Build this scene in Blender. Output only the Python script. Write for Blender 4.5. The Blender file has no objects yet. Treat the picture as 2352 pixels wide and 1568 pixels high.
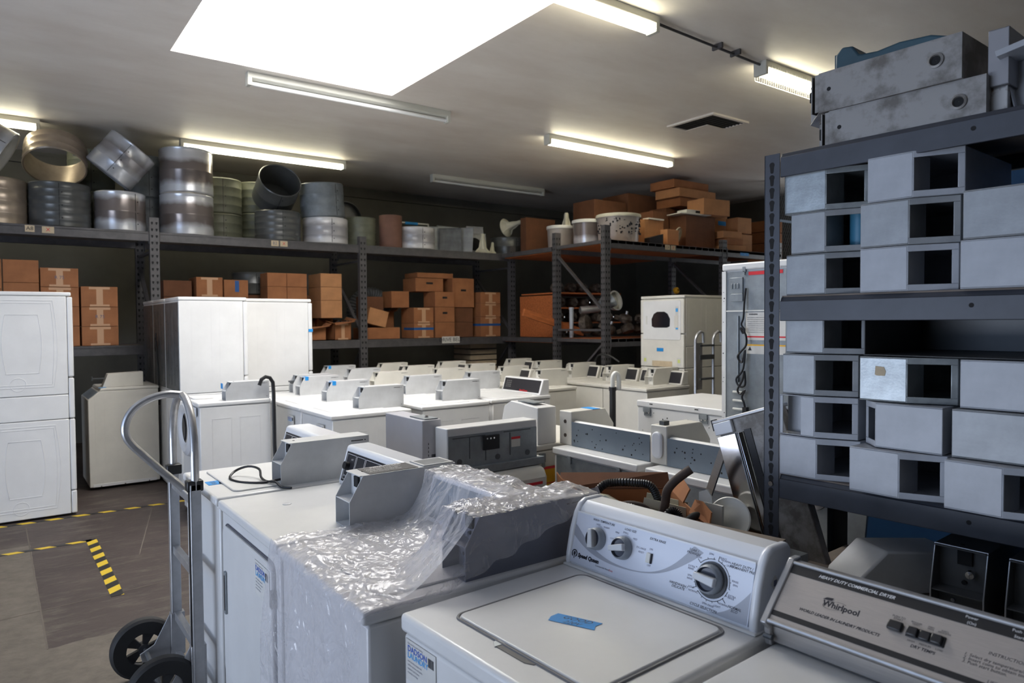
import bpy, bmesh, math, random
import numpy as np
from mathutils import Vector, Matrix, noise
SC = bpy.context.scene
COL = SC.collection
PI = math.pi
R = math.radians

# ------------------------------------------------------------------ camera
F_PX = 1610.5
pitch, roll, yaw = R(1.671), R(-0.4288), R(36.428)
c, s = math.cos(roll), math.sin(roll)
Rr = Matrix(((c, -s, 0), (s, c, 0), (0, 0, 1)))
c, s = math.cos(pitch), math.sin(pitch)
Bm = Matrix(((1, 0, 0), (0, s, -c), (0, c, s)))
c, s = math.cos(-yaw), math.sin(-yaw)
Wm = Matrix(((c, -s, 0), (s, c, 0), (0, 0, 1)))
cam_d = bpy.data.cameras.new('camera')
cam = bpy.data.objects.new('camera', cam_d)
COL.objects.link(cam)
cam.matrix_world = Matrix.Translation((0, 0, 1.65)) @ (Wm @ Bm @ Rr).to_4x4()
cam_d.sensor_width = 36.0
cam_d.lens = F_PX * 36.0 / 2352.0
cam_d.clip_start = 0.05
cam_d.dof.use_dof = True
cam_d.dof.focus_distance = 2.7
cam_d.dof.aperture_fstop = 4.5
SC.camera = cam

# ------------------------------------------------------------------ light
SC.view_settings.view_transform = 'Standard'
SC.view_settings.look = 'None'
SC.view_settings.gamma = 1.0
SC.view_settings.use_curve_mapping = False
SC.view_settings.exposure = -0.22
world = bpy.data.worlds.new('world')
SC.world = world
world.use_nodes = True
world.node_tree.nodes['Background'].inputs[0].default_value = (0.62, 0.78, 1.0, 1)
world.node_tree.nodes['Background'].inputs[1].default_value = 1.2
SKY_E = 13.5
TUBE_E = 20.0


def area(name, loc, rot, sx, sy, power, col):
    d = bpy.data.lights.new(name, 'AREA')
    d.shape = 'RECTANGLE'
    d.size, d.size_y, d.energy, d.color = sx, sy, power, col
    o = bpy.data.objects.new(name, d)
    COL.objects.link(o)
    o.location, o.rotation_euler = loc, rot
    return o


# daylight through the open roller door in the left wall
area('door_daylight', (-3.9, 3.2, 1.7), (0, R(-90), 0), 3.2, 4.6, 62.0, (0.42, 0.60, 1.0))
# added fill lamp aimed up through that door to brighten the ceiling
area('ceiling_fill', (-4.45, 3.2, 0.25), (0, R(-140), 0), 1.6, 4.6, 260.0, (0.80, 0.87, 1.0))

# ------------------------------------------------------------------ materials
MATS = {}


def mat(name, col, rough=0.5, metal=0.0, var=0.0, vs=6.0, col2=None, bump=0.0, bs=30.0, emit=None, coat=0.0, vdist=(0.4, 0.65), spec=None, stretch=None):
    if name in MATS:
        return MATS[name]
    m = bpy.data.materials.new(name)
    m.use_nodes = True
    nt = m.node_tree
    p = nt.nodes['Principled BSDF']
    p.inputs['Base Color'].default_value = (*col, 1)
    p.inputs['Roughness'].default_value = rough
    p.inputs['Metallic'].default_value = metal
    if spec is not None:
        p.inputs['Specular IOR Level'].default_value = spec
    if coat:
        p.inputs['Coat Weight'].default_value = coat
        p.inputs['Coat Roughness'].default_value = 0.08
    tc = None
    if var or bump or col2:
        tc = nt.nodes.new('ShaderNodeTexCoord')
        mp = nt.nodes.new('ShaderNodeMapping')
        if stretch:
            mp.inputs['Scale'].default_value = stretch
        nt.links.new(tc.outputs['Object'], mp.inputs['Vector'])
    if var or col2:
        n = nt.nodes.new('ShaderNodeTexNoise')
        n.inputs['Scale'].default_value = vs
        n.inputs['Detail'].default_value = 6
        n.inputs['Roughness'].default_value = 0.62
        nt.links.new(mp.outputs[0], n.inputs['Vector'])
        r = nt.nodes.new('ShaderNodeValToRGB')
        r.color_ramp.elements[0].position = vdist[0]
        r.color_ramp.elements[1].position = vdist[1]
        c2 = col2 if col2 else tuple(max(0, x * (1 - var)) for x in col)
        r.color_ramp.elements[0].color = (*c2, 1)
        r.color_ramp.elements[1].color = (*col, 1)
        nt.links.new(n.outputs['Fac'], r.inputs[0])
        nt.links.new(r.outputs[0], p.inputs['Base Color'])
    if bump:
        n2 = nt.nodes.new('ShaderNodeTexNoise')
        n2.inputs['Scale'].default_value = bs
        n2.inputs['Detail'].default_value = 5
        nt.links.new(mp.outputs[0], n2.inputs['Vector'])
        b = nt.nodes.new('ShaderNodeBump')
        b.inputs['Strength'].default_value = bump
        b.inputs['Distance'].default_value = 0.01
        nt.links.new(n2.outputs['Fac'], b.inputs['Height'])
        nt.links.new(b.outputs[0], p.inputs['Normal'])
    if emit:
        p.inputs['Emission Color'].default_value = (*emit[0], 1)
        p.inputs['Emission Strength'].default_value = emit[1]
    MATS[name] = m
    return m


ENAMEL = mat('white_enamel', (0.75, 0.75, 0.745), 0.28, var=0.07, vs=3.0, bump=0.02, bs=90)
ENAMEL_W = mat('warm_enamel', (0.72, 0.70, 0.64), 0.38, var=0.10, vs=3.0)
PANELW = mat('panel_plastic_white', (0.74, 0.76, 0.80), 0.25, spec=0.6)
CASEM = mat('case_paint', (0.60, 0.61, 0.62), 0.42, var=0.12, vs=7.0, bump=0.03, bs=120)
CASES = mat('shelf_case_paint', (0.33, 0.345, 0.36), 0.40, metal=0.15, var=0.22, vs=9.0, bump=0.04, bs=110)
CASEO = mat('scuffed_case_paint', (0.27, 0.26, 0.25), 0.42, metal=0.2, col2=(0.12, 0.108, 0.095), vs=8.0, vdist=(0.42, 0.56))
CASED = mat('dark_case_paint', (0.12, 0.125, 0.13), 0.4, metal=0.3, var=0.2)
GALV = mat('galvanised_steel', (0.34, 0.37, 0.39), 0.42, metal=0.55, var=0.22, vs=10.0, bump=0.03)
GALVD = mat('dull_galvanised_steel', (0.15, 0.16, 0.17), 0.5, metal=0.5, var=0.3, vs=9.0)
ALU = mat('aluminium', (0.50, 0.50, 0.51), 0.36, metal=0.65, var=0.15, vs=14.0)
STEEL = mat('brushed_steel', (0.44, 0.42, 0.40), 0.36, metal=0.75, var=0.12, vs=8.0, stretch=(1, 1, 30))
CHROME = mat('chrome', (0.55, 0.55, 0.56), 0.12, metal=1.0)
RACK = mat('rack_grey_paint', (0.095, 0.091, 0.096), 0.45, metal=0.1, var=0.25, vs=12.0)
SHELF = mat('shelf_slate_paint', (0.048, 0.053, 0.068), 0.42, metal=0.1, var=0.25, vs=7.0, bump=0.02)
BLACK = mat('black_plastic', (0.012, 0.012, 0.014), 0.4)
HOLE = mat('dark_hole', (0.006, 0.006, 0.007), 0.8)
RUBBER = mat('rubber', (0.018, 0.018, 0.019), 0.65, var=0.2, bump=0.05)
HUB = mat('wheel_hub_plastic', (0.04, 0.04, 0.045), 0.5)
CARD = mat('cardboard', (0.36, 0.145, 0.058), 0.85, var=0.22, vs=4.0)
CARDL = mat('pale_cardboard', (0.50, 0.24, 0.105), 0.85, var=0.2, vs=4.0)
CARDD = mat('shaded_cardboard', (0.16, 0.065, 0.03), 0.9, var=0.2)  # darker cardboard copy, shade coloured into carton insides and dim back boxes
TAPE = mat('brown_tape', (0.52, 0.31, 0.18), 0.5)
BLUE = mat('blue_masking_tape', (0.01, 0.28, 0.72), 0.6, var=0.15)
INK = mat('black_ink', (0.01, 0.01, 0.02), 0.6)
INKB = mat('blue_ink', (0.02, 0.10, 0.50), 0.6)
INKC = mat('cyan_ink', (0.05, 0.35, 0.75), 0.6)
INKR = mat('red_ink', (0.65, 0.02, 0.03), 0.5)
INKG = mat('grey_ink', (0.12, 0.12, 0.18), 0.6)
INKW = mat('white_ink', (0.75, 0.75, 0.76), 0.5)
GREEN = mat('green_lamp', (0.02, 0.5, 0.15), 0.5)
YEL = mat('yellow_label', (0.80, 0.42, 0.02), 0.6)
PAPER = mat('paper', (0.66, 0.65, 0.62), 0.8, var=0.1)
PAPERD = mat('stained_paper', (0.62, 0.50, 0.34), 0.8, var=0.2)
KNOB = mat('grey_knob_plastic', (0.26, 0.29, 0.33), 0.35)
KNOBL = mat('light_knob_plastic', (0.55, 0.57, 0.60), 0.3)
SWOOSH = mat('grey_swoosh_print', (0.36, 0.38, 0.44), 0.3)
WOOD = mat('orange_wood', (0.50, 0.14, 0.035), 0.75, var=0.35, vs=5.0, stretch=(1, 8, 8))
WOODG = mat('weathered_wood', (0.22, 0.18, 0.15), 0.8, var=0.3, vs=6.0)
PLW = mat('white_plastic', (0.70, 0.70, 0.66), 0.35, var=0.08)
CREAM = mat('cream_plastic', (0.62, 0.60, 0.48), 0.5, var=0.15)
BROWN = mat('brown_fibre', (0.20, 0.10, 0.07), 0.8, var=0.15)
TEAL = mat('teal_plastic', (0.02, 0.07, 0.10), 0.45, var=0.3)
GLASS = mat('dark_glass', (0.012, 0.014, 0.02), 0.06, spec=0.8)
RUSTY = mat('rusty_metal', (0.14, 0.12, 0.10), 0.6, metal=0.5, col2=(0.05, 0.035, 0.03), vs=14.0)
DR_DARK = mat('drum_grey_enamel', (0.10, 0.105, 0.105), 0.32, metal=0.2, var=0.2, vs=6)
DR_OLIVE = mat('drum_olive_enamel', (0.16, 0.17, 0.12), 0.45, var=0.25, vs=6)
DR_BLUE = mat('drum_blue_grey_enamel', (0.20, 0.23, 0.26), 0.38, var=0.25, vs=7)
DR_STEEL = mat('drum_brown_steel', (0.42, 0.35, 0.28), 0.3, metal=0.5, var=0.3, vs=3)
DR_MIX_OLD = mat('drum_patchy_coating', (0.58, 0.60, 0.64), 0.28, metal=0.45, col2=(0.13, 0.12, 0.125), vs=3.2, vdist=(0.44, 0.56), stretch=(1, 1, 1.6))
def banded(name, ends, mid, h, metal=.45, rough=.25, soft=.12, a=.30, z_=.72):
    m = mat(name, ends, rough, metal, bump=.02, bs=8)
    nt = m.node_tree; L = nt.links.new
    tc = nt.nodes.new('ShaderNodeTexCoord'); sp = nt.nodes.new('ShaderNodeSeparateXYZ'); L(tc.outputs['Object'], sp.inputs[0])
    n = nt.nodes.new('ShaderNodeTexNoise'); n.inputs['Scale'].default_value = 4; n.inputs['Detail'].default_value = 5; L(tc.outputs['Object'], n.inputs['Vector'])
    d = nt.nodes.new('ShaderNodeMath'); d.operation = 'MULTIPLY_ADD'; L(sp.outputs['Z'], d.inputs[0]); d.inputs[1].default_value = 1 / h; d.inputs[2].default_value = -.14
    e = nt.nodes.new('ShaderNodeMath'); e.operation = 'MULTIPLY_ADD'; L(n.outputs['Fac'], e.inputs[0]); e.inputs[1].default_value = .28; L(d.outputs[0], e.inputs[2])
    r = nt.nodes.new('ShaderNodeValToRGB'); L(e.outputs[0], r.inputs[0]); el = r.color_ramp.elements
    el[0].position = a - soft; el[0].color = (*ends, 1); el[1].position = z_ + soft; el[1].color = (*ends, 1)
    q = el.new(a); q.color = (*mid, 1); q = el.new(z_); q.color = (*mid, 1)
    L(r.outputs[0], nt.nodes['Principled BSDF'].inputs['Base Color'])
    return m


DR_MIX = banded('drum_coated_steel', (.66, .68, .72), (.22, .19, .18), .5)
DR_SILVER = banded('drum_silver_enamel', (.50, .52, .56), (.30, .29, .30), .5, a=.45, z_=.60)
DR_WHITE = banded('drum_white_enamel', (.66, .66, .67), (.36, .36, .38), .36, metal=.1, rough=.3)
WALLW = mat('darkened_white_wall', (0.13, 0.125, 0.11), 0.85, var=0.2, vs=1.5)  # white walls coloured dark to carry the black shade behind the racks
WALLB = mat('blue_wall_paint', (0.03, 0.13, 0.34), 0.7, var=0.2, vs=2)


def floor_mat():
    m = bpy.data.materials.new('painted_concrete')
    m.use_nodes = True
    nt = m.node_tree
    L = nt.links.new
    p = nt.nodes['Principled BSDF']
    tc = nt.nodes.new('ShaderNodeTexCoord')

    def nz(scale, detail, sx=1, sy=1, rough=0.6):
        mp = nt.nodes.new('ShaderNodeMapping')
        mp.inputs['Scale'].default_value = (sx, sy, 1)
        L(tc.outputs['Object'], mp.inputs['Vector'])
        n = nt.nodes.new('ShaderNodeTexNoise')
        n.inputs['Scale'].default_value = scale
        n.inputs['Detail'].default_value = detail
        n.inputs['Roughness'].default_value = rough
        L(mp.outputs[0], n.inputs['Vector'])
        return n.outputs['Fac']

    def ramp(inp, a, ca, b, cb):
        r = nt.nodes.new('ShaderNodeValToRGB')
        r.color_ramp.elements[0].position, r.color_ramp.elements[1].position = a, b
        r.color_ramp.elements[0].color, r.color_ramp.elements[1].color = (*ca, 1), (*cb, 1)
        L(inp, r.inputs[0])
        return r.outputs[0]

    def mix(f, a, b):
        x = nt.nodes.new('ShaderNodeMix')
        x.data_type = 'RGBA'
        L(f, x.inputs[0])
        L(a, x.inputs[6])
        L(b, x.inputs[7])
        return x.outputs[2]
    paint = ramp(nz(2.2, 8), 0.3, (0.040, 0.028, 0.026), 0.75, (0.080, 0.060, 0.052))
    bare = ramp(nz(9, 10, rough=0.7), 0.3, (0.085, 0.072, 0.056), 0.7, (0.165, 0.14, 0.112))
    scr = ramp(nz(3.0, 12, 1.0, 3.2, 0.78), 0.50, (0, 0, 0), 0.66, (.85, .85, .85))
    worn = mix(scr, paint, bare)
    # bare border strips around the painted bay, slightly ragged edges
    sep = nt.nodes.new('ShaderNodeSeparateXYZ')
    L(tc.outputs['Object'], sep.inputs[0])
    jit = nz(5, 4)

    def cmp(sock, op, val, k):
        a = nt.nodes.new('ShaderNodeMath')
        a.operation = 'MULTIPLY_ADD'
        L(jit, a.inputs[0])
        a.inputs[1].default_value = k
        L(sock, a.inputs[2])
        b = nt.nodes.new('ShaderNodeMath')
        b.operation = op
        L(a.outputs[0], b.inputs[0])
        b.inputs[1].default_value = val
        return b.outputs[0]
    e1 = cmp(sep.outputs['Y'], 'LESS_THAN', 4.30, 0.10)
    e2 = cmp(sep.outputs['X'], 'LESS_THAN', 0.19, 0.02)
    e3 = cmp(sep.outputs['Y'], 'LESS_THAN', 6.35, 0.02)
    a = nt.nodes.new('ShaderNodeMath')
    a.operation = 'MULTIPLY'
    L(e2, a.inputs[0])
    L(e3, a.inputs[1])
    b = nt.nodes.new('ShaderNodeMath')
    b.operation = 'MAXIMUM'
    L(a.outputs[0], b.inputs[0])
    L(e1, b.inputs[1])
    L(mix(b.outputs[0], worn, bare), p.inputs['Base Color'])
    p.inputs['Roughness'].default_value = 0.62
    bu = nt.nodes.new('ShaderNodeBump')
    bu.inputs['Strength'].default_value = 0.25
    bu.inputs['Distance'].default_value = 0.01
    L(nz(25, 8), bu.inputs['Height'])
    L(bu.outputs[0], p.inputs['Normal'])
    return m


def hazard_mat():
    m = bpy.data.materials.new('hazard_tape')
    m.use_nodes = True
    nt = m.node_tree
    tc = nt.nodes.new('ShaderNodeTexCoord')
    w = nt.nodes.new('ShaderNodeTexWave')
    w.wave_profile = 'SIN'
    w.bands_direction = 'X'
    w.inputs['Scale'].default_value = 2.1
    mp = nt.nodes.new('ShaderNodeMapping')
    mp.inputs['Rotation'].default_value = (0, 0, R(-40))
    nt.links.new(tc.outputs['Object'], mp.inputs[0])
    nt.links.new(mp.outputs[0], w.inputs['Vector'])
    r = nt.nodes.new('ShaderNodeValToRGB')
    r.color_ramp.interpolation = 'CONSTANT'
    r.color_ramp.elements[0].color = (0.015, 0.015, 0.015, 1)
    r.color_ramp.elements[1].position = 0.5
    r.color_ramp.elements[1].color = (0.66, 0.46, 0.03, 1)
    nt.links.new(w.outputs['Fac'], r.inputs[0])
    nt.links.new(r.outputs[0], nt.nodes['Principled BSDF'].inputs['Base Color'])
    nt.nodes['Principled BSDF'].inputs['Roughness'].default_value = 0.5
    return m


def bag_mat():
    m = bpy.data.materials.new('clear_plastic_film')
    m.use_nodes = True
    nt = m.node_tree
    L = nt.links.new
    p = nt.nodes['Principled BSDF']
    p.inputs['Base Color'].default_value = (0.70, 0.69, 0.71, 1)
    p.inputs['Roughness'].default_value = 0.13
    p.inputs['Specular IOR Level'].default_value = 1.0
    tc = nt.nodes.new('ShaderNodeTexCoord')

    def nz(scale, detail, dist=0.0, vec=None):
        n = nt.nodes.new('ShaderNodeTexNoise')
        n.inputs['Scale'].default_value = scale
        n.inputs['Detail'].default_value = detail
        n.inputs['Distortion'].default_value = dist
        L(vec or tc.outputs['Object'], n.inputs['Vector'])
        return n

    def math_(op, a, b_=None, c_=None, clamp=False):
        x = nt.nodes.new('ShaderNodeMath')
        x.operation = op
        x.use_clamp = clamp
        for i, q in enumerate((a, b_, c_)):
            if q is None: continue
            if isinstance(q, (int, float)): x.inputs[i].default_value = q
            else: L(q, x.inputs[i])
        return x.outputs[0]
    # creases: cell edges of a warped voronoi
    w = nz(5, 2)
    va = nt.nodes.new('ShaderNodeVectorMath')
    va.operation = 'MULTIPLY_ADD'
    L(w.outputs['Color'], va.inputs[0])
    va.inputs[1].default_value = (.25, .25, .25)
    L(tc.outputs['Object'], va.inputs[2])
    hs = []
    for sc, k in ((13, 1.0), (31, .45)):
        vo = nt.nodes.new('ShaderNodeTexVoronoi')
        vo.feature = 'DISTANCE_TO_EDGE'
        vo.inputs['Scale'].default_value = sc
        L(va.outputs[0], vo.inputs['Vector'])
        hs.append(math_('MULTIPLY', math_('MINIMUM', vo.outputs['Distance'], .35), k))
    h = math_('ADD', hs[0], hs[1])
    h = math_('MULTIPLY_ADD', nz(7, 3, .6).outputs['Fac'], .9, h)
    bu = nt.nodes.new('ShaderNodeBump')
    bu.inputs['Strength'].default_value = 0.5
    bu.inputs['Distance'].default_value = 0.02
    L(h, bu.inputs['Height'])
    L(bu.outputs[0], p.inputs['Normal'])
    tr = nt.nodes.new('ShaderNodeBsdfTransparent')
    tr.inputs[0].default_value = (0.93, 0.92, 0.94, 1)
    mx = nt.nodes.new('ShaderNodeMixShader')
    lw = nt.nodes.new('ShaderNodeLayerWeight')
    lw.inputs['Blend'].default_value = 0.3
    L(bu.outputs[0], lw.inputs['Normal'])
    f = math_('MULTIPLY_ADD', lw.outputs['Facing'], .65, -.02)
    f = math_('MULTIPLY_ADD', nz(5, 6, 1.2).outputs['Fac'], .42, f, clamp=True)
    L(f, mx.inputs[0])
    L(tr.outputs[0], mx.inputs[1])
    L(p.outputs[0], mx.inputs[2])
    L(mx.outputs[0], nt.nodes['Material Output'].inputs['Surface'])
    return m


# ------------------------------------------------------------------ helpers
class MB:
    """collects shapes into one mesh; each shape takes a material slot number"""

    def __init__(self):
        self.v, self.f, self.mi, self.M = [], [], [], Matrix.Identity(4)

    def add(self, vs, fs, mi=0):
        n = len(self.v)
        self.v += [tuple(self.M @ Vector(p)) for p in vs]
        self.f += [tuple(i + n for i in f) for f in fs]
        self.mi += [mi] * len(fs)
        return self

    def box(self, x0, y0, z0, x1, y1, z1, mi=0):
        if x1 < x0: x0, x1 = x1, x0
        if y1 < y0: y0, y1 = y1, y0
        if z1 < z0: z0, z1 = z1, z0
        return self.add([(x0, y0, z0), (x1, y0, z0), (x1, y1, z0), (x0, y1, z0), (x0, y0, z1), (x1, y0, z1), (x1, y1, z1), (x0, y1, z1)],
                        [(0, 3, 2, 1), (4, 5, 6, 7), (0, 1, 5, 4), (1, 2, 6, 5), (2, 3, 7, 6), (3, 0, 4, 7)], mi)

    def prism(self, pts, a0, a1, axis='y', mi=0):
        """pts 2D polygon; axis y: pts=(x,z); axis z: pts=(x,y); axis x: pts=(y,z)"""
        def P(p, a):
            return (p[0], a, p[1]) if axis == 'y' else (p[0], p[1], a) if axis == 'z' else (a, p[0], p[1])
        n = len(pts)
        ar = sum(pts[i][0] * pts[(i + 1) % n][1] - pts[(i + 1) % n][0] * pts[i][1] for i in range(n))
        if (ar > 0) == (axis == 'y'):
            pts = pts[::-1]
        if a1 < a0: a0, a1 = a1, a0
        vs = [P(p, a0) for p in pts] + [P(p, a1) for p in pts]
        fs = [tuple(range(n))[::-1], tuple(range(n, 2 * n))]
        fs += [(i, (i + 1) % n, n + (i + 1) % n, n + i) for i in range(n)]
        return self.add(vs, fs, mi)

    def tube(self, path, r, n=10, closed=False, mi=0, rf=None, cap=True):
        P = [Vector(p) for p in path]
        m = len(P)
        vs, fs = [], []
        up = Vector((0, 0, 1))
        prev = None
        for i, p in enumerate(P):
            if closed:
                t = (P[(i + 1) % m] - P[i - 1]).normalized()
            else:
                t = (P[min(i + 1, m - 1)] - P[max(i - 1, 0)]).normalized()
            if prev is None:
                a = up if abs(t.z) < 0.9 else Vector((1, 0, 0))
                nx = t.cross(a).normalized()
            else:
                nx = (prev - t * prev.dot(t)).normalized()
            prev = nx
            ny = t.cross(nx)
            rr = rf(i) if rf else r
            vs += [tuple(p + (nx * math.cos(2 * PI * k / n) + ny * math.sin(2 * PI * k / n)) * rr) for k in range(n)]
        for i in range(m if closed else m - 1):
            j = (i + 1) % m
            for k in range(n):
                l = (k + 1) % n
                fs.append((i * n + k, i * n + l, j * n + l, j * n + k))
        if not closed and cap:
            fs.append(tuple(range(n))[::-1])
            fs.append(tuple((m - 1) * n + k for k in range(n)))
        return self.add(vs, fs, mi)

    def lathe(self, prof, n=28, mi=0, cap=False):
        """prof list of (r,z) around local z"""
        vs, fs = [], []
        for r, z in prof:
            vs += [(r * math.cos(2 * PI * k / n), r * math.sin(2 * PI * k / n), z) for k in range(n)]
        for i in range(len(prof) - 1):
            for k in range(n):
                l = (k + 1) % n
                fs.append((i * n + k, i * n + l, (i + 1) * n + l, (i + 1) * n + k))
        if cap:
            fs.append(tuple(range(n))[::-1])
            fs.append(tuple((len(prof) - 1) * n + k for k in range(n)))
        return self.add(vs, fs, mi)

    def disc(self, c, r, h, axis='z', n=24, mi=0):
        old = self.M
        rot = {'z': Matrix.Identity(4), 'x': Matrix.Rotation(PI / 2, 4, 'Y'), 'y': Matrix.Rotation(-PI / 2, 4, 'X')}[axis]
        self.M = old @ Matrix.Translation(c) @ rot
        self.lathe([(r, 0), (r, h)], n, mi, cap=True)
        self.M = old
        return self

    def rrect(self, w, h, r, n=5):
        pts = []
        for cx, cy, a0 in ((w - r, h - r, 0), (r, h - r, 90), (r, r, 180), (w - r, r, 270)):
            pts += [(cx + r * math.cos(R(a0 + 90 * k / n)), cy + r * math.sin(R(a0 + 90 * k / n))) for k in range(n + 1)]
        return pts

    def build(self, name, mats, parent=None, bevel=0.0, seg=2, smooth=30):
        me = bpy.data.meshes.new(name)
        me.from_pydata(self.v, [], self.f)
        mats = mats if isinstance(mats, (list, tuple)) else [mats]
        for m in mats:
            me.materials.append(m)
        me.polygons.foreach_set('material_index', self.mi)
        me.update()
        if smooth:
            me.polygons.foreach_set('use_smooth', [True] * len(me.polygons))
            me.set_sharp_from_angle(angle=R(smooth))
        o = bpy.data.objects.new(name, me)
        COL.objects.link(o)
        if parent:
            o.parent = parent
        if bevel:
            b = o.modifiers.new('bevel', 'BEVEL')
            b.width, b.segments, b.limit_method, b.angle_limit = bevel, seg, 'ANGLE', R(35)
            b.harden_normals = False
        return o


def tag(o, label=None, cat=None, group=None, kind=None):
    if label: o['label'] = label
    if cat: o['category'] = cat
    if group: o['group'] = group
    if kind: o['kind'] = kind
    return o


def thing(name, label, cat, loc=(0, 0, 0), rz=0.0, group=None, rot=None):
    o = bpy.data.objects.new(name, None)
    o.empty_display_size = 0.1
    COL.objects.link(o)
    o.location = loc
    o.rotation_euler = rot if rot else (0, 0, rz)
    return tag(o, label, cat, group)


def structure(o):
    o['kind'] = 'structure'
    return o


def kids(o):
    return [x for x in bpy.data.objects if x.parent == o]


def copy_tree(o, parent=None):
    c = o.copy()
    COL.objects.link(c)
    c.parent = parent
    for ch in kids(o):
        copy_tree(ch, c)
    return c


def letters(items, name, m, parent, M=Matrix.Identity(4), lift=0.0006):
    """items: (text, size, u, v, align[, shear[, stretch]]) laid on plane M (x right, y up, z out)"""
    bm = bmesh.new()
    for it in items:
        tx, size, u, v, al = it[:5]
        cu = bpy.data.curves.new('t', 'FONT')
        cu.body, cu.size, cu.align_x = tx, size, al
        cu.align_y = 'CENTER'
        cu.resolution_u = 2
        cu.space_line = 0.85
        if len(it) > 5: cu.shear = it[5]
        if len(it) > 6: cu.offset = it[6]
        ob = bpy.data.objects.new('t', cu)
        me = bpy.data.meshes.new_from_object(ob)
        me.transform(M @ Matrix.Translation((u, v, lift)))
        bm.from_mesh(me)
        bpy.data.objects.remove(ob)
        bpy.data.curves.remove(cu)
        bpy.data.meshes.remove(me)
    me = bpy.data.meshes.new(name)
    bm.to_mesh(me)
    bm.free()
    me.materials.append(m)
    o = bpy.data.objects.new(name, me)
    COL.objects.link(o)
    o.parent = parent
    return o


def frame(origin, u, v):
    """4x4 with x=u, y=v, z=u x v at origin"""
    u, v = Vector(u).normalized(), Vector(v).normalized()
    n = u.cross(v)
    m = Matrix.Identity(4)
    for i in range(3):
        m[i][0], m[i][1], m[i][2], m[i][3] = u[i], v[i], n[i], origin[i]
    return m


rnd = random.Random(7)

# ------------------------------------------------------------------ room shell
b = MB(); b.box(-4.2, -3.2, -0.1, 12.2, 11.6, 0)
structure(b.build('floor', floor_mat(), smooth=0))
CZ = 3.97
CEIL = mat('grimy_plaster_ceiling', (0.84, 0.80, 0.75), 0.5, col2=(0.70, 0.64, 0.58), vs=0.8, vdist=(0.30, 0.70), bump=0.30, bs=3.0, spec=0.4, stretch=(1, 2.2, 1))
b = MB()
b.box(-4.2, -3.2, CZ, 1.26, 11.6, CZ + 0.15); b.box(3.34, -3.2, CZ, 12.2, 11.6, CZ + 0.15)
b.box(1.26, 6.57, CZ, 3.34, 11.6, CZ + 0.15); b.box(1.26, -3.2, CZ, 3.34, 3.9, CZ + 0.15)
structure(b.build('ceiling', CEIL, smooth=0))
b = MB()
for x0, y0, x1, y1 in ((1.16, 3.8, 1.26, 6.67), (3.34, 3.8, 3.44, 6.67), (1.26, 3.8, 3.34, 3.9), (1.26, 6.57, 3.34, 6.67)):
    b.box(x0, y0, CZ + 0.15, x1, y1, CZ + 0.5)
structure(b.build('trim_1', mat('skylight_shaft', (0.8, 0.8, 0.8), 0.8), smooth=0))
b = MB(); b.box(1.2, 3.85, CZ + 0.42, 3.4, 6.62, CZ + 0.44)
structure(b.build('window_1', mat('skylight_daylight', (0.8, 0.8, 0.8), 0.6, emit=((1.0, 0.98, 0.96), SKY_E)), smooth=0))
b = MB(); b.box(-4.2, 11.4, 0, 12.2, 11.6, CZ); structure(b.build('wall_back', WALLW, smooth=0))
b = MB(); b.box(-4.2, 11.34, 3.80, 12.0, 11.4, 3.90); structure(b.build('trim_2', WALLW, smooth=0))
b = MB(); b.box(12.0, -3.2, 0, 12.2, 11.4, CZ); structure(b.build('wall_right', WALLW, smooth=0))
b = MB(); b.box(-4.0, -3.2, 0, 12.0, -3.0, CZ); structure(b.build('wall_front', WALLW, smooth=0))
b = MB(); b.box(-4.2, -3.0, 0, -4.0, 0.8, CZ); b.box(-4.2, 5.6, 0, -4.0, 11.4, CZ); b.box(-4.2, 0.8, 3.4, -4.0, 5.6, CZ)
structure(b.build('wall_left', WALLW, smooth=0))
b = MB(); b.box(-4.25, 0.7, 0, -3.95, 0.8, 3.5); b.box(-4.25, 5.6, 0, -3.95, 5.7, 3.5); b.box(-4.25, 0.7, 3.4, -3.95, 5.7, 3.5)
structure(b.build('trim_3', RACK, smooth=0))
b = MB(); b.box(2.75, -3.0, 0, 2.85, 1.68, 2.14); structure(b.build('wall_partition', WALLB, smooth=0))

HZ = hazard_mat()


def tape_strip(name, label, p0, p1, w, seed):
    r = random.Random(seed)
    a, e = Vector(p0), Vector(p1)
    L = (e - a).length
    b = MB(); n = 12
    top = [(L * i / n, w / 2 + r.uniform(-.002, .002)) for i in range(n + 1)]
    bot = [(L * i / n, -w / 2 + r.uniform(-.002, .002)) for i in range(n, -1, -1)]
    b.prism(top + bot, 0.0, 0.0015, 'z')
    o = b.build(name, HZ, smooth=0)
    o.location = (a.x, a.y, 0.0005)
    o.rotation_euler = (0, 0, math.atan2(e.y - a.y, e.x - a.x))
    tag(o, label, 'floor tape', 'hazard tape on the floor')


tape_strip('hazard_tape', 'black and yellow hazard tape running past the foot of the left stacked dryer', (-0.9, 7.06), (1.55, 7.04), 0.05, 1)
tape_strip('hazard_tape', 'black and yellow hazard tape coming in from the left edge and ending at a corner', (-1.2, 6.15), (0.56, 6.19), 0.05, 2)
tape_strip('hazard_tape', 'short slanting strip of hazard tape pointing toward the hand truck wheels', (0.56, 6.22), (0.565, 4.82), 0.07, 3)
for i, (p, q) in enumerate((((0.18, 4.24), (0.17, 6.9)), ((-1, 4.72), (2, 5.02)), ((1.1, 6.95), (0.8, 5.6)))):
    b = MB(); d = (Vector(q) - Vector(p)); L = d.length
    b.box(0, -0.004, 0, L, 0.004, 0.0012)
    o = b.build('trim_%d' % (4 + i), mat('floor_joint_dust', (0.13, 0.11, 0.09), 0.9), smooth=0)
    o.location = (*p, 0); o.rotation_euler = (0, 0, math.atan2(d.y, d.x)); structure(o)

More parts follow.
